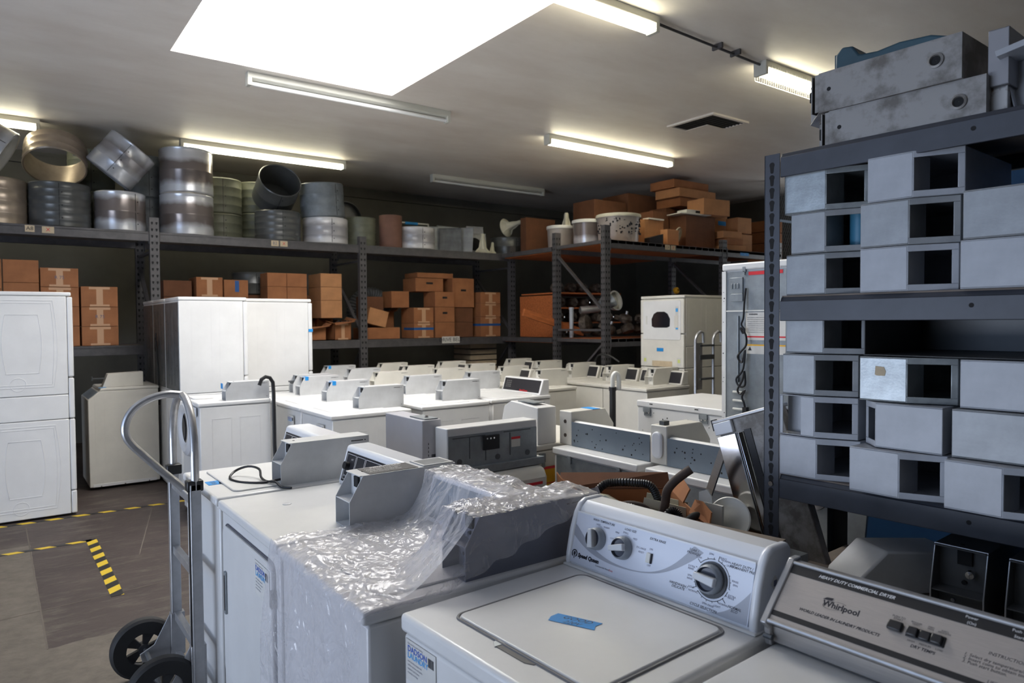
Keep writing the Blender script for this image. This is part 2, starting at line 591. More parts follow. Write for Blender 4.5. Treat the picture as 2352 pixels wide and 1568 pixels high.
# ------------------------------------------------------------------ ceiling fittings
TUBE_ON = mat('lit_tube', (1, 1, 0.9), 0.5, emit=((1.0, 0.93, 0.70), TUBE_E))
TUBE_OFF = mat('unlit_tube', (0.75, 0.76, 0.76), 0.25)
HOUSE = mat('fixture_enamel', (0.55, 0.55, 0.50), 0.5)


def strip_light(x0, x1, y, on, label, tubes=2, cage=False, w=0.11):
    t = thing('strip_light', label, 'light fixture', (x0, y, CZ), 0, 'fluorescent strip lights on the ceiling')
    L = x1 - x0
    b = MB(); b.box(0, -w / 2, -0.055, L, w / 2, 0); b.prism([(-w / 2, -.055), (w / 2, -.055), (w / 2 - .03, -.072), (-w / 2 + .03, -.072)], 0.03, L - 0.03, 'x')
    b.build('housing', HOUSE, t, bevel=0.004)
    for e in (0, L - 0.04):
        b = MB(); b.box(e, -w / 2, -0.125, e + 0.04, w / 2, -0.05); b.build('end_cap', HOUSE, t, bevel=0.006)
    ys = (0,) if tubes == 1 else (-0.032, 0.032)
    for yy in ys:
        b = MB(); b.tube([(0.04, yy, -0.100), (L - 0.04, yy, -0.100)], 0.019, 12)
        b.build('tube', TUBE_ON if on else TUBE_OFF, t)
    if cage:
        b = MB()
        for k in range(60):
            x = 0.05 + k * (L - 0.1) / 59
            b.box(x, -0.085, -0.145, x + 0.003, 0.085, -0.142)
            for s_ in (-1, 1): b.box(x, s_ * 0.085 - .0015, -0.145, x + 0.003, s_ * 0.085 + .0015, -0.05)
        for s_ in (-1, 1): b.box(0.05, s_ * 0.085 - .002, -0.147, L - 0.05, s_ * 0.085 + .002, -0.142)
        b.build('wire_guard', ALU, t, smooth=0)
    return t


strip_light(1.93, 4.11, 6.72, False, 'unlit white strip light beside the skylight, one bare tube', 1, w=0.09)
strip_light(5.59, 7.92, 6.82, True, 'lit twin tube strip light nearest to the square ceiling vent')
strip_light(1.93, 4.12, 9.62, True, 'lit strip light above the back rack, partly behind a two high drum pile')
strip_light(5.59, 7.85, 9.68, False, 'dark unlit strip light far back over the plastic parts', 1, w=0.09)
strip_light(1.97, 4.15, 3.74, True, 'lit twin tube strip light at the top edge, right of the skylight')
strip_light(5.60, 7.80, 3.80, True, 'lit strip light with a wire guard, above the right shelving', cage=True, w=0.13)
strip_light(-1.75, 0.47, 9.64, True, 'lit strip light at the left edge above the tilted drums')
b = MB(); b.tube([(4.15, 3.74, CZ - 0.03), (5.6, 3.80, CZ - 0.03)], 0.011, 8)
for k in (0.55, 0.72): b.box(4.15 + 1.45 * k, 3.72, CZ - 0.045, 4.17 + 1.45 * k, 3.82, CZ - 0.0)
tag(b.build('conduit_pipe', RACK), 'thin metal conduit joining two lit strip lights on the ceiling', 'pipe')
t = thing('ceiling_vent', 'square dark ceiling vent with a blank white corner', 'vent', (6.53, 5.02, CZ))
b = MB()
for x0, y0, x1, y1 in ((0, 0, 0.66, 0.04), (0, 0.64, 0.66, 0.68), (0, 0.04, 0.04, 0.64), (0.62, 0.04, 0.66, 0.64)): b.box(x0, y0, -0.02, x1, y1, 0)
b.build('frame', CEIL, t, smooth=0)
b = MB(); b.box(0.04, 0.04, -0.008, 0.62, 0.64, 0)
for k in range(12): b.box(0.04, 0.06 + k * 0.048, -0.018, 0.62, 0.066 + k * 0.048, -0.008)
b.build('louvre', mat('dark_vent', (0.03, 0.028, 0.024), 0.8), t, smooth=0)  # backing and louvres share one near black colour
b = MB(); b.box(0.30, 0.32, -0.024, 0.62, 0.64, -0.018); b.build('blank_panel', CEIL, t, smooth=0)

# ------------------------------------------------------------------ racks
LOWZ, TOPZ = 1.405, 2.715


def upright(x, y, top, parent, w=0.10, d=0.075, face='y'):
    b = MB(); b.box(x - w / 2, y, 0, x + w / 2, y + d, top)
    b.box(x - w / 2 - .02, y - .02, 0, x + w / 2 + .02, y + d + .02, 0.01)
    z = 0.15
    while z < top - 0.03:
        for s_ in (-0.024, 0.024):
            cx = x + s_
            b.prism([(cx - .010, z + .012), (cx + .010, z + .012), (cx + .012, z), (cx + .004, z - .020), (cx - .004, z - .020), (cx - .012, z)], y - 0.001, y + 0.001, 'y', 1)
            if face == 'x':
                cy = y + d / 2 + s_ * 0.8
                b.prism([(cy - .008, z + .012), (cy + .008, z + .012), (cy + .010, z), (cy + .003, z - .020), (cy - .003, z - .020), (cy - .010, z)], x - w / 2 - .001, x - w / 2 + .001, 'x', 1)
        z += 0.0508 * 1.5
    return b.build('upright', [RACK, HOLE], parent, smooth=0)


def beam(x0, x1, y, ztop, parent, h=0.11, d=0.05, inner=0):
    b = MB(); b.box(x0, y, ztop - h, x1, y + d, ztop - 0.02); b.box(x0, y, ztop - 0.03, x1, y + d - 0.015, ztop)
    for x in (x0, x1):
        b.box(x - 0.004, y - 0.006, ztop - h - 0.03, x + 0.004, y + d, ztop + 0.02)
    return b.build('beam', RACK, parent, bevel=0.003)


def brace(p, q, parent, r=0.022):
    b = MB(); d = Vector(q) - Vector(p); L = d.length
    b.M = Matrix.Translation(p) @ d.to_track_quat('Z', 'Y').to_matrix().to_4x4()
    b.box(-r, -r * .6, 0, r, r * .6, L)
    return b.build('brace', RACK, parent, smooth=0)


SY = 9.05
rk = thing('pallet_rack', 'long grey pallet rack along the back holding drums above and boxes below', 'rack', (0, 0, 0))
US = [-1.15, 1.52, 4.12, 6.69]
tops = [2.88, 2.88, 2.83, 2.84]
for x, tz in zip(US, tops):
    upright(x, SY - 0.02, tz, rk); upright(x, SY + 1.0, tz, rk)
    brace((x, SY + .05, 1.50), (x, SY + 1.0, 2.35), rk); brace((x, SY + .05, 1.3), (x, SY + 1.0, 0.4), rk)
    brace((x, SY + .05, 0.2), (x, SY + 1.0, 0.2), rk); brace((x, SY + .05, 2.5), (x, SY + 1.0, 2.5), rk)
for i in range(3):
    for z in (TOPZ, LOWZ):
        beam(US[i] + 0.055, US[i + 1] - 0.055, SY, z, rk)
        beam(US[i] + 0.055, US[i + 1] - 0.055, SY + 0.98, z, rk)
        b = MB(); b.box(US[i] + 0.06, SY + 0.05, z - 0.035, US[i + 1] - 0.06, SY + 0.98, z - 0.012)
        b.build('deck', WOODG, rk, smooth=0)


def card_tag(name, label, x, z, y, w, h, txt, ink, m=PAPERD, cat='label', group=None):
    t = thing(name, label, cat, (x, y, z), group=group)
    b = MB(); b.box(0, -0.0012, 0, w, 0, h); b.build('card', m, t, smooth=0)
    M = Matrix.Translation((0, -0.0014, 0)) @ frame((0, 0, 0), (1, 0, 0), (0, 0, 1))
    letters([(txt, h * 0.8, w / 2, h / 2, 'CENTER')], 'writing', ink, t, M)
    return t


card_tag('rack_tag', 'stained paper tag marked A on the upper beam, left bay', 0.285, 2.635, SY, 0.085, 0.07, 'A8', INK)
card_tag('rack_tag', 'stained paper tag with a red cross on the upper beam, left bay', 0.435, 2.632, SY, 0.11, 0.07, 'X', INKR)
card_tag('rack_tag', 'stained paper tag marked B2 on the upper beam, middle bay', 2.87, 2.632, SY, 0.095, 0.07, 'B2', INKG)
card_tag('rack_tag', 'stained paper tag with a red cross on the upper beam, middle bay', 2.985, 2.632, SY, 0.095, 0.07, 'X', INKR)
card_tag('rack_sign', 'small white sign with black lettering on the lower beam, third bay', 5.38, 1.325, SY, 0.31, 0.10, 'DRIVE BELT', INK, PAPER, 'sign')

# second rack, on the right
RY = 6.68
r2 = thing('pallet_rack', 'grey pallet rack standing forward on the right with orange wooden decks', 'rack', (0, 0, 0))
XS = [6.50, 8.97, 10.42]
for x, tz in zip(XS, (2.90, 2.86, 2.9)):
    upright(x, RY, tz, r2, face='x'); upright(x, RY + 1.0, tz, r2, face='x')
    brace((x, RY + .05, 1.75), (x, RY + 1.02, 2.58), r2); brace((x, RY + .05, 1.52), (x, RY + 1.02, 1.52), r2)
    brace((x, RY + .05, 1.36), (x, RY + 1.02, 0.55), r2); brace((x, RY + .05, 0.2), (x, RY + 1.02, 0.2), r2)
for i in range(2):
    for z in (TOPZ, LOWZ):
        beam(XS[i] + .055, XS[i + 1] - .055, RY, z, r2); beam(XS[i] + .055, XS[i + 1] - .055, RY + 1.02, z, r2)
        for k in range(17):
            x = XS[i] + .06 + k * (XS[i + 1] - XS[i] - .16) / 16
            if k % 1 == 0:
                b = MB(); b.box(x, RY + 0.0, z - 0.045, x + 0.132, RY + 1.05, z - 0.004)
                b.build('deck_board', WOOD, r2, smooth=0)
for z in (TOPZ, LOWZ):   # bridging deck back to the first rack
    b = MB(); b.box(6.47, RY + 1.12, z - 0.07, 6.51, SY - 0.03, z - 0.005); b.build('beam', RACK, r2, smooth=0)
    b = MB(); b.box(6.47, RY + .08, z - 0.05, 6.51, RY + 1.0, z - 0.005); b.build('beam', RACK, r2, smooth=0)
    for k in range(9):
        b = MB(); b.box(6.52, RY + 1.12 + k * .135, z - 0.08, 8.9, RY + 1.25 + k * .135, z - 0.045); b.build('deck_board', WOOD, r2, smooth=0)
card_tag('rack_tag', 'pale paper tag in the middle of the right hand rack beam, left of a pair', 7.62, 2.64, RY, 0.10, 0.065, 'C4', INKG)
card_tag('rack_tag', 'pinkish paper tag in the middle of the right hand rack beam, right of a pair', 7.74, 2.64, RY, 0.10, 0.065, 'X', INKR)
card_tag('rack_tag', 'strip of blue tape on the beam of the right hand rack', 9.35, 2.64, RY, 0.22, 0.045, '- -', INKW, BLUE)

# ------------------------------------------------------------------ coin meter cases
def case_mesh(b, L=0.41, W=0.125, H=0.185, h1=0.095, s_=0.052, t=0.003):
    side = [(0, 0), (L, 0), (L, H), (s_, H), (0, h1)]
    b.prism(side, 0, t, 'y'); b.prism(side, W - t, W, 'y')
    b.box(s_, t, H - t, L, W - t, H); b.box(0, t, 0, L, W - t, t); b.box(L - t, t, t, L, W - t, H - t)
    b.box(0.002, t, h1 - t, 0.075, W - t, h1)
    b.box(0.055, t, t, 0.058, W - t, h1 - t)
    b.box(0.06, t, h1, 0.063, W - t, H - t)
    b.box(s_ - .012, t, H - t, s_, W - t, H)
    b.disc((s_ + .03, W * .55, H - .0005), 0.006, 0.0015, 'z', 10, 1)
    b.prism([(.05, H - .05), (.059, H - .05), (.059, H - .012), (.05, H - .012)], W * .35, W * .62, 'y', 1)
    b.disc((0.052, W / 2, h1 + .018), 0.006, 0.006, 'x', 10, 1)
    b.disc((0.049, W * .7, h1 / 2), 0.005, 0.005, 'x', 10, 2)
    for x, z in ((L - .02, .02), (L - .02, H - .02)): b.disc((x, -0.0008, z), 0.003, 0.001, 'y', 8, 1)
    b.box(L - .09, -.0006, H - .022, L - .03, 0, H - .018, 1)
    return b


_case_me = {}


def meter_case(parent, loc, rz=0.0, m=None, name='coin_meter_case', **kw):
    m = m or CASEM
    key = (m.name, tuple(sorted(kw.items())))
    if key not in _case_me:
        o = case_mesh(MB(), **kw).build(name, [m, HOLE, CHROME], parent, smooth=0)
        _case_me[key] = o.data
    else:
        o = bpy.data.objects.new(name, _case_me[key]); COL.objects.link(o); o.parent = parent
    o.location = loc
    o.rotation_euler = (0, 0, rz)
    return o


# ------------------------------------------------------------------ laundry machines
# local frame: front face at x=0 facing -x, depth along +x, width along y from 0 to W
def loop_strip(b, pts, w, y, out, mi=0, plane='y'):
    """raised outline on a side panel"""
    P = [(p[0], y + out / 2, p[1]) for p in pts] if plane == 'y' else [(y + out / 2, p[0], p[1]) for p in pts]
    b.tube(P, w, 6, closed=True, mi=mi)


def body(t, W, D, H, m, lip=0.04, galv_back=False, emboss=True, top=True, base=True):
    b = MB(); b.box(0.012, 0.006, 0.025, D - 0.004, W - 0.006, H - lip)
    b.build('cabinet', m, t, bevel=0.008)
    if base:
        b = MB()
        for x in (0.06, D - 0.09):
            for y in (0.05, W - 0.08): b.box(x, y, 0, x + 0.03, y + 0.03, 0.027)
        b.build('foot', BLACK, t, smooth=0)
    if emboss:
        for yy, o_ in ((0.006, -1), (W - 0.006, 1)):
            b = MB()
            for x0, x1 in ((D * .18, D * .44), (D * .56, D * .84)):
                for a in ((x0, x0 + .002, .22, H - .14), (x1, x1 + .002, .22, H - .14)):
                    b.box(a[0], yy - .0015, a[2], a[1], yy + .0015, a[3])
                b.box(x0, yy - .0015, H - .142, x1, yy + .0015, H - .14)
            b.lathe([(0.001, 0), (0.001, 0)], 4) if 0 else None
            b.build('side_panel_ridge', m, t, smooth=0)
    if top:
        b = MB(); b.box(-0.004, 0, H - lip + 0.003, D, W, H)
        b.build('top_panel', m, t, bevel=0.011, seg=3)


def slab_front(b, y0, z0, y1, z1, x0, x1, r=0.03, mi=0):
    pts = [(y0 + p[0], z0 + p[1]) for p in b.rrect(y1 - y0, z1 - z0, r)]
    b.prism(pts, x0, x1, 'x', mi)


def slab_top(b, x0, y0, x1, y1, z0, z1, r=0.03, mi=0):
    pts = [(x0 + p[0], y0 + p[1]) for p in b.rrect(x1 - x0, y1 - y0, r)]
    b.prism(pts, z0, z1, 'z', mi)


def ring_front(t, name, m, y0, z0, y1, z1, r=0.03, w=0.0035, x=-0.001):
    b = MB(); pts = [(y0 + p[0], z0 + p[1]) for p in b.rrect(y1 - y0, z1 - z0, r)]
    b.tube([(x, p[0], p[1]) for p in pts], w, 6, closed=True)
    return b.build(name, m, t)


def console(t, x0, x1, y0, y1, z0, h, slant, m, pm=None, bev=0.01, inset=0.02, name='console'):
    """slanted control console; returns the front panel's plane"""
    b = MB(); b.prism([(x0, z0), (x1, z0), (x1, z0 + h), (x0 + slant, z0 + h)], y0, y1, 'y')
    co = b.build(name, m, t, bevel=bev, seg=3)
    v = Vector((slant, 0, h)).normalized()
    M = frame((x0, y1, z0), (0, -1, 0), v)
    if pm:
        b = MB(); b.M = M
        L = math.hypot(slant, h)
        b.box(inset, inset, -0.002, (y1 - y0) - inset, L - inset * 0.7, 0.002)
        b.build('control_panel', pm, co, smooth=0)
    return co, M


def lid(t, W, D, H, m, x1=None):
    x1 = x1 or D - 0.17
    b = MB(); slab_top(b, 0.075, 0.06, x1, W - 0.06, H - .001, H + 0.006, 0.03)
    b.build('lid', m, t, bevel=0.004)


def sticker(t, y, z, w=0.11, x=-0.0035, big=False, sub=True):
    """white shop sticker on the front"""
    b = MB(); b.box(x - .0006, y - w, z - w * .75, x, y, z)
    st = b.build('shop_sticker', PAPER if not big else mat('blueish_sticker', (0.66, 0.69, 0.76), 0.5), t, smooth=0)
    M = frame((x - .0007, y, z), (0, -1, 0), (0, 0, 1))
    letters([('DADSON', w * .155, w * .07, -w * .16, 'LEFT', 0, .0003)], 'lettering', INKB, st, M)
    if sub:
        letters([('LAUNDRY', w * .15, w * .07, -w * .28, 'LEFT', 0, .0003)], 'lettering', INKC, st, M)
        letters([('sales service parts leasing', w * .05, w * .07, -w * .06, 'LEFT'), ('coin laundry equipment', w * .05, w * .07, -w * .39, 'LEFT'), ('call for service and parts', w * .05, w * .07, -w * .46, 'LEFT'), ('washers and dryers', w * .05, w * .07, -w * .53, 'LEFT'), ('monday to friday', w * .05, w * .07, -w * .60, 'LEFT')], 'small_print', INKG, st, M)
        b = MB()
        r = random.Random(3)
        yy = y - w * .76
        while yy > y - w * .93:
            ww = w * r.choice((.01, .018, .026)); b.box(x - .0012, yy - ww, z - w * .26, x - .0006, yy, z - w * .10); yy -= ww + w * .012
        b.build('barcode', INK, st, smooth=0)
    return st


def door(t, W, z0, z1, m, y0=0.07, y1=None, handle=True, r=0.035, hinge=True):
    y1 = y1 or W - 0.06
    b = MB(); slab_front(b, y0, z0, y1, z1, -0.004, 0.013, r)
    d = b.build('door', m, t, bevel=0.005)
    b = MB(); pts = [(y0 - .004 + p[0], z0 - .004 + p[1]) for p in b.rrect(y1 - y0 + .008, z1 - z0 + .008, r)]
    b.tube([(0.010, p[0], p[1]) for p in pts], 0.0035, 6, closed=True)
    b.build('door_gap', mat('door_gap_shade', (0.10, 0.10, 0.12), 0.8), d)  # dark tube, shade between door and cabinet put into its colour
    if handle:
        hy, hz = y1 - .05, z1 - .26
        b = MB(); slab_front(b, hy - .012, hz - .085, hy + .012, hz + .085, -0.012, -0.003, .006)
        b.build('handle', GALV, d, bevel=.002)
        b = MB(); slab_front(b, hy - .006, hz - .07, hy + .004, hz + .07, -0.0135, -0.011, .003)
        b.build('handle_recess', BLACK, d, smooth=0)
    if hinge:
        for hz in (z1 - .11, z0 + .10):
            b = MB(); b.box(-.006, y0 - .012, hz - .03, 0.012, y0 + .001, hz + .03); b.build('hinge', RUSTY, d, smooth=0)
    return d


def rear_details(t, W, D, H, m=GALV, z0=0.06, label_=True, holes=30, seed=1):
    """bare metal back with screws and slots, on the back face x=D"""
    b = MB(); b.box(D - .004, .02, z0, D + .002, W - .02, H - .05)
    bp = b.build('back_panel', m, t, smooth=0)
    r = random.Random(seed)
    b = MB()
    for _ in range(holes):
        b.disc((D + .002, r.uniform(.04, W - .04), r.uniform(z0 + .03, H - .07)), r.choice((.003, .004, .0055)), .0012, 'x', 8)
    b.build('screw_hole', HOLE, bp, smooth=0)['kind'] = 'stuff'
    b = MB()
    for k in range(3):
        yy = W * (.25 + .22 * k)
        b.box(D + .001, yy, z0 + .05, D + .005, yy + .012, H - .12)
    b.build('rib', m, bp, smooth=0)
    return bp


# --- field prototypes -------------------------------------------------
def proto_washer(W=.67, D=.70, H=.93, m=ENAMEL, cm=None, top_case=True, dark=False, tape=False, st=False):
    t = thing('coin_washer', 'x', 'washing machine')
    body(t, W, D, H, m)
    lid(t, W, D, H, m)
    co, M = console(t, D - .13, D - .005, .02 if not top_case or dark else .345, W - .02, H, .15 if dark else .13, .05, m, mat('black_console_face', (0.02, 0.02, 0.025), .3) if dark else None)
    if dark:
        letters([('Speed Queen', .024, .30, .03, 'LEFT', 0, .0006)], 'lettering', INKR, co, M, .003)
        b = MB(); b.M = M
        for k in range(3):
            for j in range(4): b.box(.06 + k * .03, .05 + j * .02, .002, .08 + k * .03, .06 + j * .02, .004)
        b.build('button', mat('grey_buttons', (.12, .12, .12), .5), co, smooth=0)
    if top_case:
        meter_case(t, (.32, .20, H), 0, cm or (CASEM if m is ENAMEL else ENAMEL_W))
    if tape:
        b = MB(); b.box(.375, .198, H + .15, .41, .28, H + .1866); b.box(.375, .1975, H + .15, .41, .1995, H + .187)
        b.build('tape_piece', BLUE, t, smooth=0)
    if st:
        sticker(t, W * .45, H - .09, .16)
    return t


def place(o, x, y, rz, label, group, first):
    o.location = (x, y, 0); o.rotation_euler = (0, 0, rz)
    o['label'] = label
    if group: o['group'] = group


PW = proto_washer(st=True)
PT = proto_washer(tape=True, st=True)
PD = proto_washer(dark=True)
PM = proto_washer(m=ENAMEL_W, dark=True)
PN = proto_washer(m=ENAMEL_W)
used = set()
ORD = ['nearest', 'second', 'third', 'fourth', 'fifth', 'sixth']


def put(P, x, y, label, rz=0.0):
    o = P if P.name not in used else copy_tree(P)
    used.add(P.name)
    place(o, x, y, rz, label, 'white washers in the middle field', True)
    return o


FIELD = [
    ('first row from left', 2.07, [(5.16, PW), (5.85, PT), (6.54, PT)]),
    ('second row from left', 2.90, [(5.22, PW), (5.92, PW), (6.62, PN), (7.32, PW), (8.02, PT)]),
    ('third row from left', 3.65, [(5.26, PD), (5.96, PW), (6.66, PN), (7.36, PN), (8.06, PM)]),
    ('fourth row from left', 4.42, [(5.74, PN), (6.44, PM), (7.14, PN), (7.84, PM)]),
    ('fifth row by the rack', 5.47, [(5.05, PM), (5.72, PM), (6.39, PM), (7.06, PN), (7.73, PM)]),
]
for rn, x, row in FIELD:
    for i, (y, P) in enumerate(row):
        k = 'black console' if P in (PD, PM) else 'blue taped case' if P is PT else 'plain case'
        o = put(P, x, y, '%s coin washer, %s, %s, %s from camera' % ('cream' if P in (PM, PN) else 'white', k, rn, ORD[i]))
        if rn.startswith('third') and i == 0:
            for ch in kids(o):
                if ch.name.startswith('coin_meter_case'):
                    bpy.data.objects.remove(ch)
            co, M = console(o, .57, .695, .02, .65, .93, .16, .06, ENAMEL_W) if 0 else (None, None)
# the large open fronted case on the deck of the first row
t = thing('spare_meter_case', 'loose open coin case on the first row deck, farthest back, dark latch on top', 'coin case', (2.42, 7.02, .930))
case_mesh(MB()).build('case', [CASEM, HOLE, CHROME], t, smooth=0)
b = MB(); b.box(0, .03, .10, .05, .09, .115); b.box(-.02, .04, .115, .06, .08, .13); b.build('latch', GALVD, t, smooth=0)
# dark panelled consoles resting at the back of the field
for k, (x, y) in enumerate(((5.22, 8.35), (5.22, 7.95))):
    pass

# --- stacked dryers -----------------------------------------------------
def barrel_loop(cx, cz, w, h, bul):
    pts = []
    n = 8
    for i in range(n + 1):
        pts.append((cx - w / 2 - bul * math.sin(PI * i / n), cz - h / 2 + h * i / n))
    for i in range(n + 1):
        pts.append((cx + w / 2 + bul * math.sin(PI * i / n), cz + h / 2 - h * i / n))
    return pts


def stack(label, loc, rz, W, D, H, seam=(.84, 1.05), m=ENAMEL, embossed=False, back=None, group='stacked dryers', seed=1, up_h=None):
    t = thing('stacked_dryer', label, 'stacked dryer', loc, rz, group)
    z1, z2 = seam
    b = MB(); b.box(.045, .004, .02, D - .004, W - .004, z1 - .002); b.build('lower_cabinet', m, t, bevel=.006)
    b = MB(); b.box(.045, .004, z1 + .002, D - .004, W - .004, z2 - .002); b.build('middle_band', m, t, bevel=.006)
    b = MB(); b.box(.045, .004, z2 + .002, D - .004, W - .004, H - .035); b.build('upper_cabinet', m, t, bevel=.006)
    b = MB(); b.box(0.01, 0, H - .033, D, W, H); b.build('top_panel', m, t, bevel=.008)
    for za, zb in ((.02, .215), (.22, z1 - .004), (z1 + .004, z2 + .14), (z2 + .15, H - .04)):
        b = MB(); b.box(0.0, .004, za, .042, W - .004, zb); b.build('front_panel', m, t, bevel=.01, seg=3)
    for z in (z1 - .22, H - .30):
        b = MB(); b.box(-.012, W * .12, z - .07, 0, W * .2, z + .07); b.build('handle', m, t, bevel=.004)
    if embossed:
        for (cz, h) in (((.02 + z1) / 2, z1 - .12), ((z2 + H) / 2 - .01, H - z2 - .13)):
            for yy in (.004, W - .004):
                b = MB()
                for w_, hh, bl in ((D * .34, h * .66, .025), (D * .62, h * .92, .02), (D * .66, h * .98, .03)):
                    cx = D * .55
                    b.tube([(p[0], yy, p[1]) for p in barrel_loop(cx, cz + .01, w_, hh, bl)], .0028, 6, closed=True)
                r_ = .055
                b.tube([(D * .60 + r_ * math.cos(2 * PI * k / 24), yy, cz - h * .44 + r_ * math.sin(2 * PI * k / 24)) for k in range(24)], .0025, 6, closed=True)
                b.build('embossing', m, t)
    else:
        b = MB()
        for x0, x1 in ((D * .12, D * .42), (D * .54, D * .82)):
            for yy in (.004, W - .004):
                for x in (x0, x1): b.box(x, yy - .001, z2 + .1, x + .002, yy + .001, H - .1)
                b.box(x0, yy - .001, H - .102, x1, yy + .001, H - .1)
        b.build('embossing', m, t, smooth=0)
    if back:
        rear_details(t, W, D, H, back, z2 + .02, seed=seed, holes=22)
    return t


stack('tall white stacked dryer with embossed side panels at the left edge', (.545, 7.79, 0), PI, .69, .66, 1.925, embossed=True, group=None)
# three with bare metal backs to the left, one more behind on the right
for i, (x, y, W, D, lab) in enumerate(((1.38, 7.10, .64, .63, 'tall white stacked dryer with bare metal back, nearest of three by the rack'),
                                       (1.38, 7.76, .62, .62, 'tall stacked dryer with black cord on its bare back, middle of the three in line'),
                                       (1.38, 8.40, .60, .60, 'tall stacked dryer nearest the rack upright, farthest of the three in line'),
                                       (2.05, 7.36, .69, .71, 'tall white stacked dryer with a scrap of blue tape, right of three bare backs'))):
    t = stack(lab, (x + D, y + W, 0), PI, W, D, 1.90, seam=(.93, .985), back=GALVD, seed=20 + i, group='stacked dryers by the rack')
    if i == 1:
        b = MB(); pts = [(D + .02, .25, 1.55), (D + .03, .30, 1.42), (D + .02, .22, 1.36), (D + .03, .28, 1.5), (D + .02, .24, 1.38), (D + .03, .32, 1.47), (D + .01, .28, 1.2), (D + .01, .3, .8)]
        b.tube(pts, .008, 6); b.build('power_cord', BLACK, t)
    if i == 3:
        b = MB(); b.box(-.003, W, 1.55, .045, W + .002, 1.58); b.build('tape_piece', BLUE, t, smooth=0)

# --- the low white dryer standing in front of the left bay --------------
t = thing('front_load_dryer', 'white dryer with sloped control face on the floor beside the left stack', 'dryer', (.724, 8.02, 0))
W, D = .66, .63
b = MB(); b.prism([(.0, .03), (.0, .90), (.105, .985), (D, .985), (D, .03)], .004, W - .004, 'y'); b.build('cabinet', ENAMEL_W, t, bevel=.007)
b = MB(); b.prism([(.10, .985), (D + .006, .985), (D + .006, 1.01), (.115, 1.01)], 0, W, 'y'); b.build('top_panel', ENAMEL_W, t, bevel=.006)
M = frame((-.002, W, .895), (0, -1, 0), Vector((.105, 0, .085)))
b = MB(); b.M = M; b.box(.03, .015, 0, W - .03, .12, .004); b.build('control_panel', mat('grey_face', (.2, .24, .28), .35), t, smooth=0)
b = MB(); b.box(.03, .0005, .03, D - .03, .004, .06); b.build('base_rail', ENAMEL, t, bevel=.003)
b = MB()
for x in (.14, .33): b.box(x, .0025, .25, x + .003, .0045, .86); b.box(x, .0025, .858, x + .19, .0045, .861)
b.box(.0, .002, .25, .06, .0045, .253); b.box(.058, .002, .25, .061, .0045, .92); b.box(.06, .002, .917, D, .0045, .92)
b.tube([(.50 + .055 * math.cos(2 * PI * k / 24), .004, .18 + .055 * math.sin(2 * PI * k / 24)) for k in range(24)], .002, 6, closed=True)
b.build('side_panel_ridge', ENAMEL_W, t)
b = MB()
for x, z in ((.10, .035), (.31, .035), (.53, .035)): b.disc((x, -.001, z), .006, .004, 'y', 8)
b.build('screw', RUSTY, t)
b = MB(); b.prism([(.02, 0), (.06, .03), (.12, .135), (.51, .135), (.51, 0)], .12, .24, 'y')
b.M = Matrix.Translation((0, 0, 1.01)); b2 = MB(); b2.M = Matrix.Translation((0, 0, 1.01))
b2.prism([(.14, 0), (.19, .135), (.51, .145), (.51, 0)], .12, .245, 'y'); b2.build('coin_meter_case', ENAMEL_W, t, bevel=.003)
b = MB(); b.M = Matrix.Translation((.14, .18, 1.10)); b.box(-.09, -.03, -.004, .03, .03, .004); b.box(-.09, -.03, -.02, -.08, .03, .02); b.build('coin_slide', GALVD, t, smooth=0)
b = MB(); b.box(.10, .06, 1.0105, .17, .12, 1.012); b.build('tape_piece', BLUE, t, smooth=0)

# --- middle front loader with porthole -----------------------------------
t = thing('front_load_washer', 'white front loading washer with round porthole, behind the hand truck handle', 'washing machine', (1.32, 6.10, 0))
W, D, H = .66, .59, 1.0
body(t, W, D, H, ENAMEL)
b = MB(); b.M = Matrix.Translation((0, .35, .76)) @ Matrix.Rotation(-PI / 2, 4, 'Y')
b.lathe([(.125, .03), (.15, .045), (.20, .05), (.235, .03), (.245, .0), (.245, -.02)], 40)
d = b.build('door', PANELW, t)
b = MB(); b.M = Matrix.Translation((0, .35, .76)) @ Matrix.Rotation(-PI / 2, 4, 'Y'); b.lathe([(.13, .03), (.10, .02), (.05, .012), (.001, .01)], 32)
b.build('porthole_glass', GLASS, d)
b = MB(); b.box(-.008, .06, .88, 0, W - .06, .955); b.build('control_panel', PANELW, t, bevel=.003)
sticker(t, .2, .94, .09, x=-.009)
cse = meter_case(t, (.22, .015, H), 0, CASEM, H=.155, h1=.08, L=.36)
b = MB(); b.box(.205, .05, H + .10, .208, .11, H + .145); b.build('tape_piece', BLUE, t, smooth=0)
b = MB(); slab_top(b, .03, .30, .20, .56, H, H + .012, .03); b.build('dispenser_flap', ENAMEL, t, bevel=.003)
tag(MB().tube([(1.80, 6.06, 1.12), (1.82, 6.06, 1.17), (1.855, 6.06, 1.19), (1.89, 6.06, 1.18), (1.915, 6.06, 1.14), (1.92, 6.06, 1.05), (1.92, 6.06, .6), (1.93, 6.05, .3), (1.92, 6.04, .02)], .016, 10).build('drain_hose', BLACK), 'black drain hose hooked over the porthole washer', 'hose')

